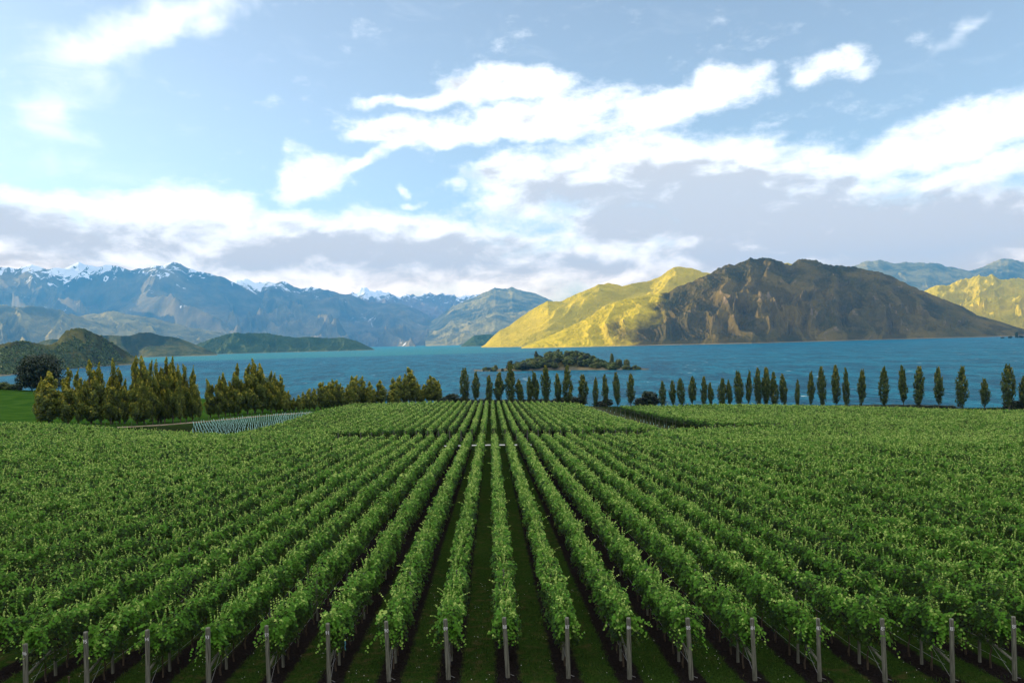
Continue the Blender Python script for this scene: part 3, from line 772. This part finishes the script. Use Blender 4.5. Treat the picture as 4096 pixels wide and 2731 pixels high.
for k in range(110):
    px = random.uniform(3270, 4096); x = px_x = None
    d = random.uniform(238, 288); X, Y, _ = P(px, 1600, d)
    stake(float(X), float(Y), 'thin grey stake among the young vines near the lake at far right', 'stakes of the young block at far right', random.uniform(1.05, 1.35))
# plastic vine guards
mb = MB(); mb.tube((0, 0, 0), (0, 0, 1.0), .055, .055, 8); GU = mb.mesh('vine_guard', M_guard)
cnt = 0
cand = []
for xx in np.arange(-49.7, -92, -2.0):
    for y in np.arange(float(b1_end(xx)) + 3, float(track_y(xx)) - 3.2, 1.9):
        (cand.append((xx, y)) if xx / y > -.372 else None)
cand.sort(key=lambda q: q[1])
for (xx, y) in cand[:285]:
    o = link('vine_guard', GU, None, (xx + random.uniform(-.1, .1), y + random.uniform(-.3, .3), gz(xx, y))); o.scale = (1, 1, random.uniform(.5, .9)); o.rotation_euler = (random.uniform(-.05, .05), random.uniform(-.07, .07), 0)
    tag(o, 'pale aqua plastic vine guard standing in the young vine block by the earth track', 'vine guard', 'vine guards in the young block')
mb = MB()
for (xx, y) in cand[285:]:
    z = gz(xx, y); mb.tube((xx, y, z), (xx + random.uniform(-.06, .06), y, z + random.uniform(.5, .9)), .06, .06, 6)
if mb.n: tag(link('vine_guards', mb.mesh('vine_guards', M_guard)), 'farther pale aqua vine guards of the young block', 'vine guards', kind='stuff')
for xx in (36.6, 40.2):
    for y in np.arange(168, 284, 4.2):
        if random.random() < .75:
            o = link('vine_guard', GU, None, (xx, y, gz(xx, y))); o.scale = (.6, .6, random.uniform(.4, .7))
            tag(o, 'small pale vine guard in the open strip between the far vine blocks', 'vine guard', 'vine guards in the open strip')

# ------------------------------------------------------------------ poplars
def spindle_leaves(n, H, W, base, nclump, size, seed, tip=.75, lobes=None):
    """crown of upswept plumes: every plume is a narrow cone of leaves leaning up"""
    r = np.random.default_rng(seed)
    Cs = []; Ns = []; Ts = []
    per = n // nclump
    for k in range(nclump):
        u = (k + .5) / nclump; u = u ** .85
        zc_ = base + (H - base) * u * .93
        # silhouette: fullest low down, tapering to a point
        rad = W * .5 * (np.interp(u, [0, .10, .30, .6, .85, 1], [.30, .62, 1.0, .86, .50, .10]))
        an = k * 2.399 + r.uniform(-.4, .4); rr = rad * r.uniform(.35, .95)
        cx, cy_ = math.cos(an) * rr, math.sin(an) * rr
        if lobes is not None:
            lb = lobes[k % len(lobes)]
            zc_ = base + (lb[2] - base) * u * .93; cx = cx * .62 + lb[0]; cy_ = cy_ * .62 + lb[1]
        L = (H * .13) * r.uniform(.7, 1.3); wd = max(.20, W * .21) * r.uniform(.7, 1.2) * float(np.interp(u, [0, .55, 1], [1, .85, .38]))
        tt = r.beta(1.2, 1.2, per); ph = r.uniform(0, 2 * np.pi, per); q = np.sqrt(r.random(per)) * wd * (np.sin(np.pi * np.clip(tt * .9 + .08, 0, 1)))
        lean = .30
        x = cx + math.cos(an) * lean * L * (tt - .5) * .8 + np.cos(ph) * q; y = cy_ + math.sin(an) * lean * L * (tt - .5) * .8 + np.sin(ph) * q
        z = zc_ + (tt - .45) * L * 1.25
        Cs.append(np.stack([x, y, z], 1)); Ns.append(np.stack([np.cos(ph) + math.cos(an) * .8, np.sin(ph) + math.sin(an) * .8, r.uniform(-.1, 1.0, per)], 1) + r.normal(0, .35, (per, 3)))
        # sunlit gold put into plume tips and tree head, beside bronze young leaves
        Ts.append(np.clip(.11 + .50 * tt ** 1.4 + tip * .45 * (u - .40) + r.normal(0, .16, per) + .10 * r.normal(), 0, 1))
    C = np.concatenate(Cs); N = np.concatenate(Ns); T_ = np.concatenate(Ts)
    return leaves(C, N, size * r.uniform(.7, 1.3, len(C)), T_, 'quad')
def tree_wood(H, W, base, seed, forks=1):
    r = random.Random(seed); mb = MB()
    R0 = max(.12, H * .014)
    for f in range(forks):
        a = 2 * math.pi * f / max(forks, 1) + r.random(); s_ = 0 if forks == 1 else W * .16
        top = (math.cos(a) * s_, math.sin(a) * s_, H * .9 if f == 0 else H * r.uniform(.65, .85))
        pts = [(0, 0, -.5), (top[0] * .1, top[1] * .1, base * .5), (top[0] * .35, top[1] * .35, base * 1.2), (top[0] * .8, top[1] * .8, H * .45), top]
        mb.path(pts, R0, .03, 7)
    for k in range(12):
        a = r.uniform(0, 6.28); z = r.uniform(base * .8, H * .6); L = W * .38 * (1 - .6 * z / H)
        mb.path([(0, 0, z), (math.cos(a) * L * .6, math.sin(a) * L * .6, z + L * .9), (math.cos(a) * L, math.sin(a) * L, z + L * 2.3)], R0 * .33, .02, 5)
    return mb.mesh('trunk', M_bark)
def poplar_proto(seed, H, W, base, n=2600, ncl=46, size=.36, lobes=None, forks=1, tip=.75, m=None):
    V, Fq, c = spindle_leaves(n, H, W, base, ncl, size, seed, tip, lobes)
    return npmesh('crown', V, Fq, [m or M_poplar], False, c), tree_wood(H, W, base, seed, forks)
# slim lakeside poplars (unit heights ~ 14 m)
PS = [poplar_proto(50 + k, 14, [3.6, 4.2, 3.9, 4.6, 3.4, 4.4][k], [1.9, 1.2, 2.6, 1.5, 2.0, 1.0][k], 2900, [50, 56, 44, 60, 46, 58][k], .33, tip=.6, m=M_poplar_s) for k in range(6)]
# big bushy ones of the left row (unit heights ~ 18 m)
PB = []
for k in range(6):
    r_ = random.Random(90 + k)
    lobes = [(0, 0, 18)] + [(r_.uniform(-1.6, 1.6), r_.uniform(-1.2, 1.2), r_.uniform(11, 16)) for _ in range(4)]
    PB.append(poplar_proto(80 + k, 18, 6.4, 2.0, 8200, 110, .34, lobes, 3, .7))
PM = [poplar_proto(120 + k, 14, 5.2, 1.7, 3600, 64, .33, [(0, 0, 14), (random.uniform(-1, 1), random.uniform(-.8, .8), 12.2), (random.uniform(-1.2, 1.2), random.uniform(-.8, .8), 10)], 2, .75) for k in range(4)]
def poplar(px, top, basey, wpx, d, label, group, big=False, idx=[0]):
    idx[0] += 1; k = idx[0]
    # put the foot on the ground: march the ray through the base pixel at the given depth
    X, Y, _ = P(px, basey, d); X, Y = float(X), float(Y)
    z0 = gz(X, Y)
    _, _, zt = P(px, top, d); H = float(zt) - z0
    Wm = wpx * d / F
    mid = (not big) and px < 1790
    pr = PB[k % 6] if big else (PM[k % 4] if mid else PS[k % 6])
    root = empty('poplar_tree', (X, Y, z0), label, 'poplar tree', group)
    H0 = 18 if big else 14; W0 = 6.4 if big else 5.2 if mid else [3.6, 4.2, 3.9, 4.6, 3.4, 4.4][k % 6]
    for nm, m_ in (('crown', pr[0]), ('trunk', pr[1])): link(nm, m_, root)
    Wm *= 1.05 if px < 1790 else random.uniform(.88, 1.15)
    root.scale = (Wm / W0, Wm / W0, H / H0); root.rotation_euler = (random.uniform(-.03, .03), random.uniform(-.07, .07), k * 1.7)
    return root

def seqlab(seq, fmt, group, big):
    for n_, (px, top, basey, wpx, d) in enumerate(seq):
        poplar(px, top, basey, wpx, d, fmt(n_), group, big)

A_ = [(520,268,850,300),(430,335,800,140),(715,235,850,230),(820,255,850,150),(955,150,850,250),(1060,185,860,200),(1180,135,860,170),(1255,245,870,170),(1305,350,870,160),(960,375,850,180),(1160,330,860,180),
      (1435,105,885,190),(1510,105,885,200),(1600,150,890,150),(1655,160,880,160),(1725,115,870,180),(1810,125,860,160),(1890,195,860,140),(1950,190,850,150),(2015,225,850,130),(1435,435,880,170),(1690,350,885,180),
      (2085,475,845,110),(2205,345,835,150),(2290,325,830,150)]
L1 = [(a / 2.613, 1380 + b / 2.613, 1380 + c / 2.613, w_ / 2.613) for a, b, c, w_ in A_]
B_ = [(10,255,735,130),(45,345,740,110),(90,375,720,110),(125,170,715,160),(215,170,705,170),(285,130,690,190),(355,165,690,160),(435,240,680,140),(485,265,670,120),(520,285,660,110),(567,435,680,110),(612,430,665,90),(650,495,650,80),(690,470,665,90),(738,440,655,90),(798,410,655,110),(845,410,640,100),(900,355,650,150),(935,345,640,120),(980,350,640,120),(1020,328,640,130),(1065,330,635,110),(1100,360,630,110),(1165,370,625,150),(1210,297,615,160),(1250,290,610,130),(1280,295,605,120),(1358,350,600,140),(1335,400,600,100),(1405,410,600,100),(1465,335,595,170),(1545,440,590,100),(1600,315,590,170),(1645,290,585,130),(1700,275,580,130),(1750,212,575,180),(1820,350,575,110),(1865,370,570,100),(1930,287,565,150),(1975,305,560,130),(2005,335,560,100)]
L2 = [(900 + a / 2.352, 1380 + b / 2.352, 1380 + c / 2.352, w_ / 2.352) for a, b, c, w_ in B_]
LEFT = sorted(L1 + L2)
def ldepth(px): return float(np.interp(px, [140, 201, 579, 717, 823, 980, 1136, 1287, 1478, 1765], [222, 223, 223, 228, 240, 251, 258, 272, 290, 314]))
LEFT = [(a, b, c, w_, ldepth(a) + random.uniform(-2, 2)) for a, b, c, w_ in LEFT]
tallest = min(range(len(LEFT)), key=lambda k: LEFT[k][1])
def lab_left(n_):
    nl = len(LEFT)
    if n_ == 0: return 'bushy golden-tipped poplar, the outermost at the left end of the long row'
    if n_ <= 9: return 'golden-tipped poplar, %s from the left end of the long poplar row' % ORD[n_ + 1]
    if n_ >= nl - 9: return 'golden-tipped poplar, %s from the right end of the long left poplar row' % ORD[nl - n_] if nl - n_ > 1 else 'golden-tipped poplar at the right end of the long left poplar row'
    return 'one of the crowded golden-tipped poplars in the middle of the long left row'
GL = 'poplars of the long left row along the earth track'
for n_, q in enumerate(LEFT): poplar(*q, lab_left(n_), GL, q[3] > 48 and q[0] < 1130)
RT = []
for a, b, c, w_ in [(375,290,610,110),(480,325,610,90),(600,355,615,90),(690,330,610,100),(812,240,615,130),(900,395,615,80),(985,370,625,85),(1050,325,620,90),(1143,260,640,110),(1258,340,640,80),(1340,265,640,110),(1497,350,670,100),(1603,375,680,70),(1705,352,645,85),(1812,325,655,90),(1935,343,660,80)]:
    RT.append((1700 + a / 2.352, 1350 + b / 2.352, 1350 + c / 2.352, w_ / 2.352))
for a, b, c, w_ in [(1330,70,390,95),(1450,65,385,90),(1555,40,390,105),(1675,20,390,120),(1808,15,385,95),(1895,90,388,80),(2020,38,388,125),(2115,60,388,85)]:
    RT.append((2200 + a / 2.94, 1500 + b / 2.94, 1500 + c / 2.94, w_ / 2.94))
for a, b, c, w_ in [(2005,1012,1325,85),(2075,1012,1325,65),(2165,985,1325,100),(2225,985,1330,95)]:
    RT.append((2000 + a / 2.091, 1000 + b / 2.091, 1000 + c / 2.091, w_ / 2.091))
for a, b, c, w_ in [(205,1020,1330,90),(290,1040,1330,80),(395,1085,1330,52),(510,1020,1345,65),(605,972,1345,80),(720,967,1345,78),(810,985,1335,80),(930,1002,1335,75),(1120,980,1330,105),(1285,970,1330,95),(1410,970,1325,105),(1580,980,1330,95),(1760,972,1330,105),(1960,1078,1325,90),(2160,960,1320,125),(2285,1060,1320,80)]:
    RT.append((3000 + a / 2.0903, 1000 + b / 2.0903, 1000 + c / 2.0903, w_ / 2.0903))
RT = sorted(RT)
half = len(RT)
for n_, (a, b, c, w_) in enumerate(RT):
    if a < 2240: lab = 'slim poplar in front of the island, %s from the left' % ORD[min(n_ + 1, 12)]
    elif a < 2560: lab = 'slim poplar standing against open water below the island, at %s the gap' % ['', 'the left of'][0] if False else 'slim poplar against open water, %s right of those below the island' % ORD[max(1, min(12, n_ - 9))]
    elif a < 2930: lab = 'slim poplar right of the big dark bush, %s from that bush' % ORD[max(1, min(12, n_ - 15))]
    elif a < 3150: lab = 'poplar in the dense clump at the middle of the right shoreline, %s from its left' % ORD[max(1, min(12, n_ - 23))]
    else: lab = 'lone slim poplar on the right shoreline, %s from the right edge' % ORD[max(1, min(12, half - n_))]
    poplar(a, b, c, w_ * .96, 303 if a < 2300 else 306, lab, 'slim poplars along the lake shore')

# ------------------------------------------------------------------ dark bushes, pine, island planting
def blob_tree(seed, H, W, n, size, m, ncl=26, base=.1, tufted=False):
    r = np.random.default_rng(seed); Cs = []; Ns = []; Ts = []
    per = n // ncl
    for k in range(ncl):
        an = k * 2.399; u = (k + .5) / ncl
        z = H * (base + (1 - base) * u * .88); rad = W * .5 * math.sqrt(max(0.05, 1 - (abs(u - .38) / .72) ** 2)) * r.uniform(.45, .85)
        c0 = np.array([math.cos(an) * rad, math.sin(an) * rad, z]); s_ = min(H, W) * .17 * r.uniform(.7, 1.35)
        q = r.normal(size=(per, 3)); q /= np.linalg.norm(q, axis=1)[:, None]; rr = s_ * r.power(2.5, per)[:, None]
        sc_ = np.array([1.25, 1.25, .62 if tufted else .9])
        Cs.append(c0 + q * rr * sc_); Ns.append(q + r.normal(0, .35, (per, 3)) + np.array([0, 0, .3]))
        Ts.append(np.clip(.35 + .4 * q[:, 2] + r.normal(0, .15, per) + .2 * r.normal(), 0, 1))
    C = np.concatenate(Cs); N = np.concatenate(Ns); T_ = np.concatenate(Ts)
    V, Fq, c = leaves(C, N, size * r.uniform(.6, 1.3, len(C)), T_)
    cr = npmesh('crown', V, Fq, [m], False, c)
    mb = MB(); rr_ = random.Random(seed)
    R0 = H * .028
    for k in range(5 if not tufted else 9):
        a = rr_.uniform(0, 6.28); L = W * rr_.uniform(.2, .42)
        mb.path([(0, 0, -.4), (math.cos(a) * L * .2, math.sin(a) * L * .2, H * .3), (math.cos(a) * L, math.sin(a) * L, H * rr_.uniform(.5, .85))], R0, R0 * .2, 6)
    return cr, mb.mesh('trunk', M_bark)
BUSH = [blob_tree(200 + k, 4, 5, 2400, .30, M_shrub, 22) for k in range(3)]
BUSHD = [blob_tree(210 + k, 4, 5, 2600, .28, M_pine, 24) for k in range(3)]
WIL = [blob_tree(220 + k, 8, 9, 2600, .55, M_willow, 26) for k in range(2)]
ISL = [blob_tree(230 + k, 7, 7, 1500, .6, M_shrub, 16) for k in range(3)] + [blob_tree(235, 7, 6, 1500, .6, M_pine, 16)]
def put(protos, k, name, X, Y, z0, W, H, W0, H0, label, cat, group):
    pr = protos[k % len(protos)]
    root = empty(name, (X, Y, z0), label, cat, group)
    link('crown', pr[0], root); link('trunk', pr[1], root)
    root.scale = (W / W0, W / W0, H / H0); root.rotation_euler = (0, 0, k * 2.1); return root
def bush_px(px, top, basey, wpx, d, k, label, group, protos=BUSHD):
    X, Y, _ = P(px, basey, d); X, Y = float(X), float(Y); z0 = gz(X, Y); _, _, zt = P(px, top, d)
    return put(protos, k, 'bush', X, Y, z0, wpx * d / F, max(1.2, float(zt) - z0), 5, 4, label, 'bush', group)
GB = 'dark bushes along the lake shore'
k = 0
for (px, top, basey, wpx, lab) in [
    (1790,1585,1615,60,'dark bush just right of the long left poplar row'),(1805,1575,1618,70,'taller dark bush at the right end of the long left poplar row'),(1775,1592,1615,50,'low dark bush tucked against the last left-row poplar'),
    (2235,1592,1624,70,'dark low bush left of the island-side shoreline poplars'),(2245,1590,1624,55,'small dark bush between shoreline poplars below the island'),
    (2310,1586,1634,75,'round dark bush beside the strip of bare stakes'),(2400,1603,1634,60,'low dark bush at the far end of the bare stake strip'),(2425,1595,1634,55,'dark bush next to the slim poplars past the stake strip'),
    (2597,1562,1634,80,'large dark bush on the shoreline in the gap between poplars, its right half'),(2565,1590,1634,60,'lower left part bush beside the large dark bush in the poplar gap')]:
    bush_px(px, top, basey, wpx, 309, k, lab, GB); k += 1
for n_, px in enumerate(range(1835, 2215, 24)):
    bush_px(px + random.uniform(-6, 6), 1592 + random.uniform(-4, 8), 1622, random.uniform(38, 60), 311, k, 'one of the low dark shrubs forming the hedge under the shoreline poplars', 'hedge shrubs under the middle shoreline poplars'); k += 1
for n_, px in enumerate(list(range(3200, 3800, 27)) + [4040, 4062, 4090]):
    bush_px(px + random.uniform(-8, 8), 1622 + random.uniform(-6, 6) - (24 if px > 4000 else 0), 1645, random.uniform(38, 66), 308, k, 'one of the low dark shrubs under the right-hand shoreline poplars', 'shrubs under the right shoreline poplars'); k += 1

# big spreading pine at the left
PN = blob_tree(300, 19, 25, 17000, .55, M_pine, 90, .12, True)
X, Y, _ = P(160, 1560, 395); X, Y = float(X), float(Y)
_, _, zt = P(160, 1413, 395)
put([PN], 0, 'pine_tree', X, Y, gz(X, Y), 23.5, float(zt) - gz(X, Y), 25, 19, 'big dark spreading pine at the edge of the green paddock', 'pine tree', None)
for n_, (px, top, w_) in enumerate([(8,1528,60),(38,1540,50),(-20,1525,60),(62,1535,55)]):
    bush_px(px, top, 1560, w_, 398, n_, ['dark shrub at the left picture edge below the knoll','low shrub second from the left edge beside the paddock','shrub just beyond the left edge of the paddock','shrub at the foot of the big pine, on its left'][n_], 'shrubs left of the pine', BUSH)

# ------------------------------------------------------------------ scrub on the knoll
kn = bpy.data.objects['knoll'].data; kc = np.zeros(len(kn.vertices) * 3, np.float32); kn.vertices.foreach_get('co', kc); kc = kc.reshape(-1, 3)
kc = kc[(kc[:, 2] > LAKE + 1.5)]
kc = kc[rng.choice(len(kc), 9000, replace=False)]
pn = perlin(kc[:, 0] / 130, kc[:, 1] / 130, 41) + .5 * perlin(kc[:, 0] / 40, kc[:, 1] / 40, 42) - .004 * (kc[:, 2] - LAKE)
kc = kc[pn > -.12][:4200]
q = np.repeat(kc, 12, axis=0); m_ = len(q); hs_ = np.repeat(rng.uniform(2.0, 5.2, len(kc)), 12)
o3 = rng.normal(size=(m_, 3)); o3 /= np.linalg.norm(o3, axis=1)[:, None]; o3[:, 2] = np.abs(o3[:, 2])
V, Fq, c = leaves(q + o3 * hs_[:, None] * np.array([.7, .7, .6]), o3 + rng.normal(0, .3, (m_, 3)), hs_ * .75, np.clip(.25 + .35 * o3[:, 2] + rng.normal(0, .15, m_), 0, 1))
tag(link('scrub', npmesh('scrub', V, Fq, [M_shrub], False, c)), 'dark low scrub scattered over the rocky knoll', 'scrub', kind='stuff')

# ------------------------------------------------------------------ island
IX, IY, _ = PZ(2240, 1482, LAKE)
def isl_h(px):
    return np.interp(px, [1895, 1960, 2040, 2120, 2160, 2220, 2290, 2350, 2390, 2430, 2500, 2590], [0, 1.2, 3, 9, 15.5, 19.5, 18, 14, 9, 3.5, 2.2, 0])
nu, nv = 160, 50
ppx = np.linspace(1893, 2592, nu)
d0 = -LAKE * F / ((1482 + (ppx - 2240) * .035 - 1366) + ROLL * (ppx - 2048))
d0 = np.interp(ppx, [1893, 2000, 2240, 2450, 2592], [1110, 1075, 1060, 1020, 995])
tv = np.linspace(-1, 1, nv)
depthw = 20 + isl_h(ppx) * 3.0
Xi, Yi, _ = P(ppx[:, None], 1400 + 0 * tv[None], (d0 + depthw)[:, None] + tv[None] * depthw[:, None])
hp = np.sqrt(np.clip(1 - tv ** 2, 0, 1))[None] ** 1.2
Zi = LAKE - 1.2 + (isl_h(ppx)[:, None] + 1.6) * hp + .8 * fbm(Xi / 14, Yi / 14, 4, 5) * hp
M_isl = mount_mat('island_scrub', (.045, .055, .014, 1), (.13, .10, .03, 1), (.10, .085, .065, 1), .4, .05, None, None, .6, .6)
tag(link('island', npmesh('island', np.stack([Xi, Yi, Zi], -1), gridfaces(nu, nv), [M_isl], True)), 'small scrub-covered island in the lake', kind='structure')
ri = random.Random(44)
def on_island(px, tfrac):
    j = int(np.clip((px - 1893) / (2592 - 1893) * (nu - 1), 0, nu - 1)); i2 = int(np.clip((tfrac + 1) / 2 * (nv - 1), 0, nv - 1))
    return float(Xi[j, i2]), float(Yi[j, i2]), float(Zi[j, i2])
for n_ in range(250):
    px = ri.uniform(1930, 2560) if n_ % 3 else ri.uniform(2100, 2420)
    tf = -ri.uniform(.0, .93); X, Y, Z = on_island(px, tf)
    W = ri.uniform(5, 10) * (.62 if isl_h(px) < 3 else 1); H = W * ri.uniform(.6, .95)
    willow = ri.random() < .22 and tf < -.7
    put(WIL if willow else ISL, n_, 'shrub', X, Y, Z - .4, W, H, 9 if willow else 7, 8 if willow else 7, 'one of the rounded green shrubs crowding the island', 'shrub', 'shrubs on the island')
for n_, (px, tf, W, H, pr, W0, H0, lab) in enumerate([(2147, -.3, 5, 14, ISL[3:], 6, 7, 'dark pointed conifer on the left shoulder of the island'), (2232, 0, 6.5, 8, ISL[3:], 6, 7, 'dark tree crowning the island summit'),
    (2310, -.1, 6, 8, ISL[3:], 6, 7, 'dark tree on the right slope below the island summit'), (2335, -.2, 6, 8, ISL[3:], 6, 7, 'dark tree lower on the right slope of the island'), (2040, -.2, 9, 11, ISL[3:], 6, 7, 'dark round tree at the left low end of the island'),
    (1985, -.5, 6, 8, WIL, 9, 8, 'pale tree near the left tip of the island'), (2140, -.9, 13, 11, WIL, 9, 8, 'large pale willow on the front shore of the island'), (2095, -.9, 13, 10, ISL, 7, 7, 'broad green tree on the front shore left of the large willow'),
    (2388, -.9, 12, 8, WIL, 9, 8, 'round pale bush at the right foot of the island hill'), (2447, -.3, 6, 18, WIL, 9, 8, 'tall thin leaning tree on the low right end of the island'), (2475, -.2, 10, 11, WIL, 9, 8, 'willow right of the tall thin tree on the island'),
    (2505, -.2, 9, 12, WIL, 9, 8, 'wispy willow, outermost on the right end of the island'), (2500, -.8, 9, 5, WIL, 9, 8, 'small yellow-green bush in front of the right island willows'), (1960, -.2, 5, 4, ISL, 7, 7, 'low shrub at the left tip of the island')]):
    X, Y, Z = on_island(px, tf); put(pr, n_, 'island_tree', X, Y, Z - .3, W, H, W0, H0, lab, 'tree', 'larger trees on the island')
# low islet by the right edge
mountain('islet', [(3975,1359),(4000,1357),(4050,1352),(4096,1349),(4160,1348),(4200,1352)], 3350, 3280, M_isl, 'flat islet by the right edge of the lake', 60, 24, 40, .1, seed=70, z_foot=LAKE - 1)
for n_, (px, W, H) in enumerate([(4066, 12, 26), (4040, 18, 10), (4085, 20, 10), (4010, 14, 6)]):
    X, Y, _ = P(px, 1355, 3300); put(ISL[3:], n_, 'islet_tree', float(X), float(Y), LAKE - .5, W, H, 6, 7, ['tall dark tree on the flat islet at the right edge', 'low bush left of the tall tree on the islet', 'bush right of the tall tree on the islet', 'lowest bush at the left end of the islet'][n_], 'tree', 'trees on the right islet')

# ------------------------------------------------------------------ foreground grass and clover
n = 70000
gx = rng.uniform(-18, 19, n); gy = rng.uniform(22.5, 36, n)
fr = np.abs(((gx - ROWX0 + 1) % 2) - 1)
keep = (fr + rng.normal(0, .06, n) > .40) | ((gy < 25.2) & (rng.random(n) < .5)); keep &= perlin(gx / .8, gy / .8, 6) + rng.random(n) * .8 > .1
gx, gy = gx[keep], gy[keep]; n = len(gx)
z = ground(gx, gy)
h = rng.uniform(.03, .12, n) * (1 + .8 * np.clip(perlin(gx / 1.5, gy / 1.5, 8), 0, 1)); an = rng.uniform(0, 6.28, n); wd = .012
b0 = np.stack([gx, gy, z - .01], 1); dx = np.stack([np.cos(an) * wd, np.sin(an) * wd, 0 * an], 1)
lean = np.stack([rng.normal(0, .4, n) * h, rng.normal(0, .4, n) * h, h], 1)
V = np.stack([b0 - dx, b0 + dx, b0 + lean], 1).reshape(-1, 3)
tn = np.clip(.35 + .3 * perlin(gx / 1.2, gy / 1.2, 12) + rng.normal(0, .18, n), 0, 1)
tag(link('grass', npmesh('grass', V, np.arange(3 * n).reshape(-1, 3), [M_grass], False, np.repeat(tn, 3))), 'short mown grass in the lanes between the front posts', 'grass', kind='stuff')
n = 1700
gx = rng.uniform(-18, 19, n); gy = rng.uniform(23, 40, n)
keep = (np.abs(((gx - ROWX0 + 1) % 2) - 1) > .42) & (perlin(gx / 1.1, gy / 1.6, 15) + .25 * rng.random(n) > .12)
gx, gy = gx[keep], gy[keep]; n = len(gx); z = ground(gx, gy) + .09
C = np.stack([gx, gy, z], 1); Nn = np.tile((0, -.6, 1.0), (n, 1)) + rng.normal(0, .2, (n, 3))
V, Fq, c = leaves(C, Nn, rng.uniform(.012, .022, n), np.full(n, .5))
tag(link('clover_flowers', npmesh('clover_flowers', V, Fq, [M_clover])), 'scattered tiny white clover flowers in the mown lanes', 'flowers', kind='stuff')

# ------------------------------------------------------------------ haze
hz, t = mat('air_haze')
pv = t.node('ShaderNodeVolumePrincipled')
pv.inputs['Color'].default_value = (.05, .42, 1.0, 1); pv.inputs['Density'].default_value = 2.7e-5; pv.inputs['Anisotropy'].default_value = 0.0
o_ = t.node('ShaderNodeOutputMaterial'); t.l.new(pv.outputs[0], o_.inputs[1])
x0, x1, y0_, y1_, z0_, z1_ = -11500, 16000, -500, 28000, -110, 2750
V = [(x, y, z) for z in (z0_, z1_) for (x, y) in ((x0, y0_), (x1, y0_), (x1, y1_), (x0, y1_))]
Fh = [(0, 3, 2, 1), (4, 5, 6, 7), (0, 1, 5, 4), (1, 2, 6, 5), (2, 3, 7, 6), (3, 0, 4, 7)]
tag(link('haze', npmesh('haze', V, Fh, [hz])), 'thin blue air haze over the lake and mountains', 'haze', kind='stuff')
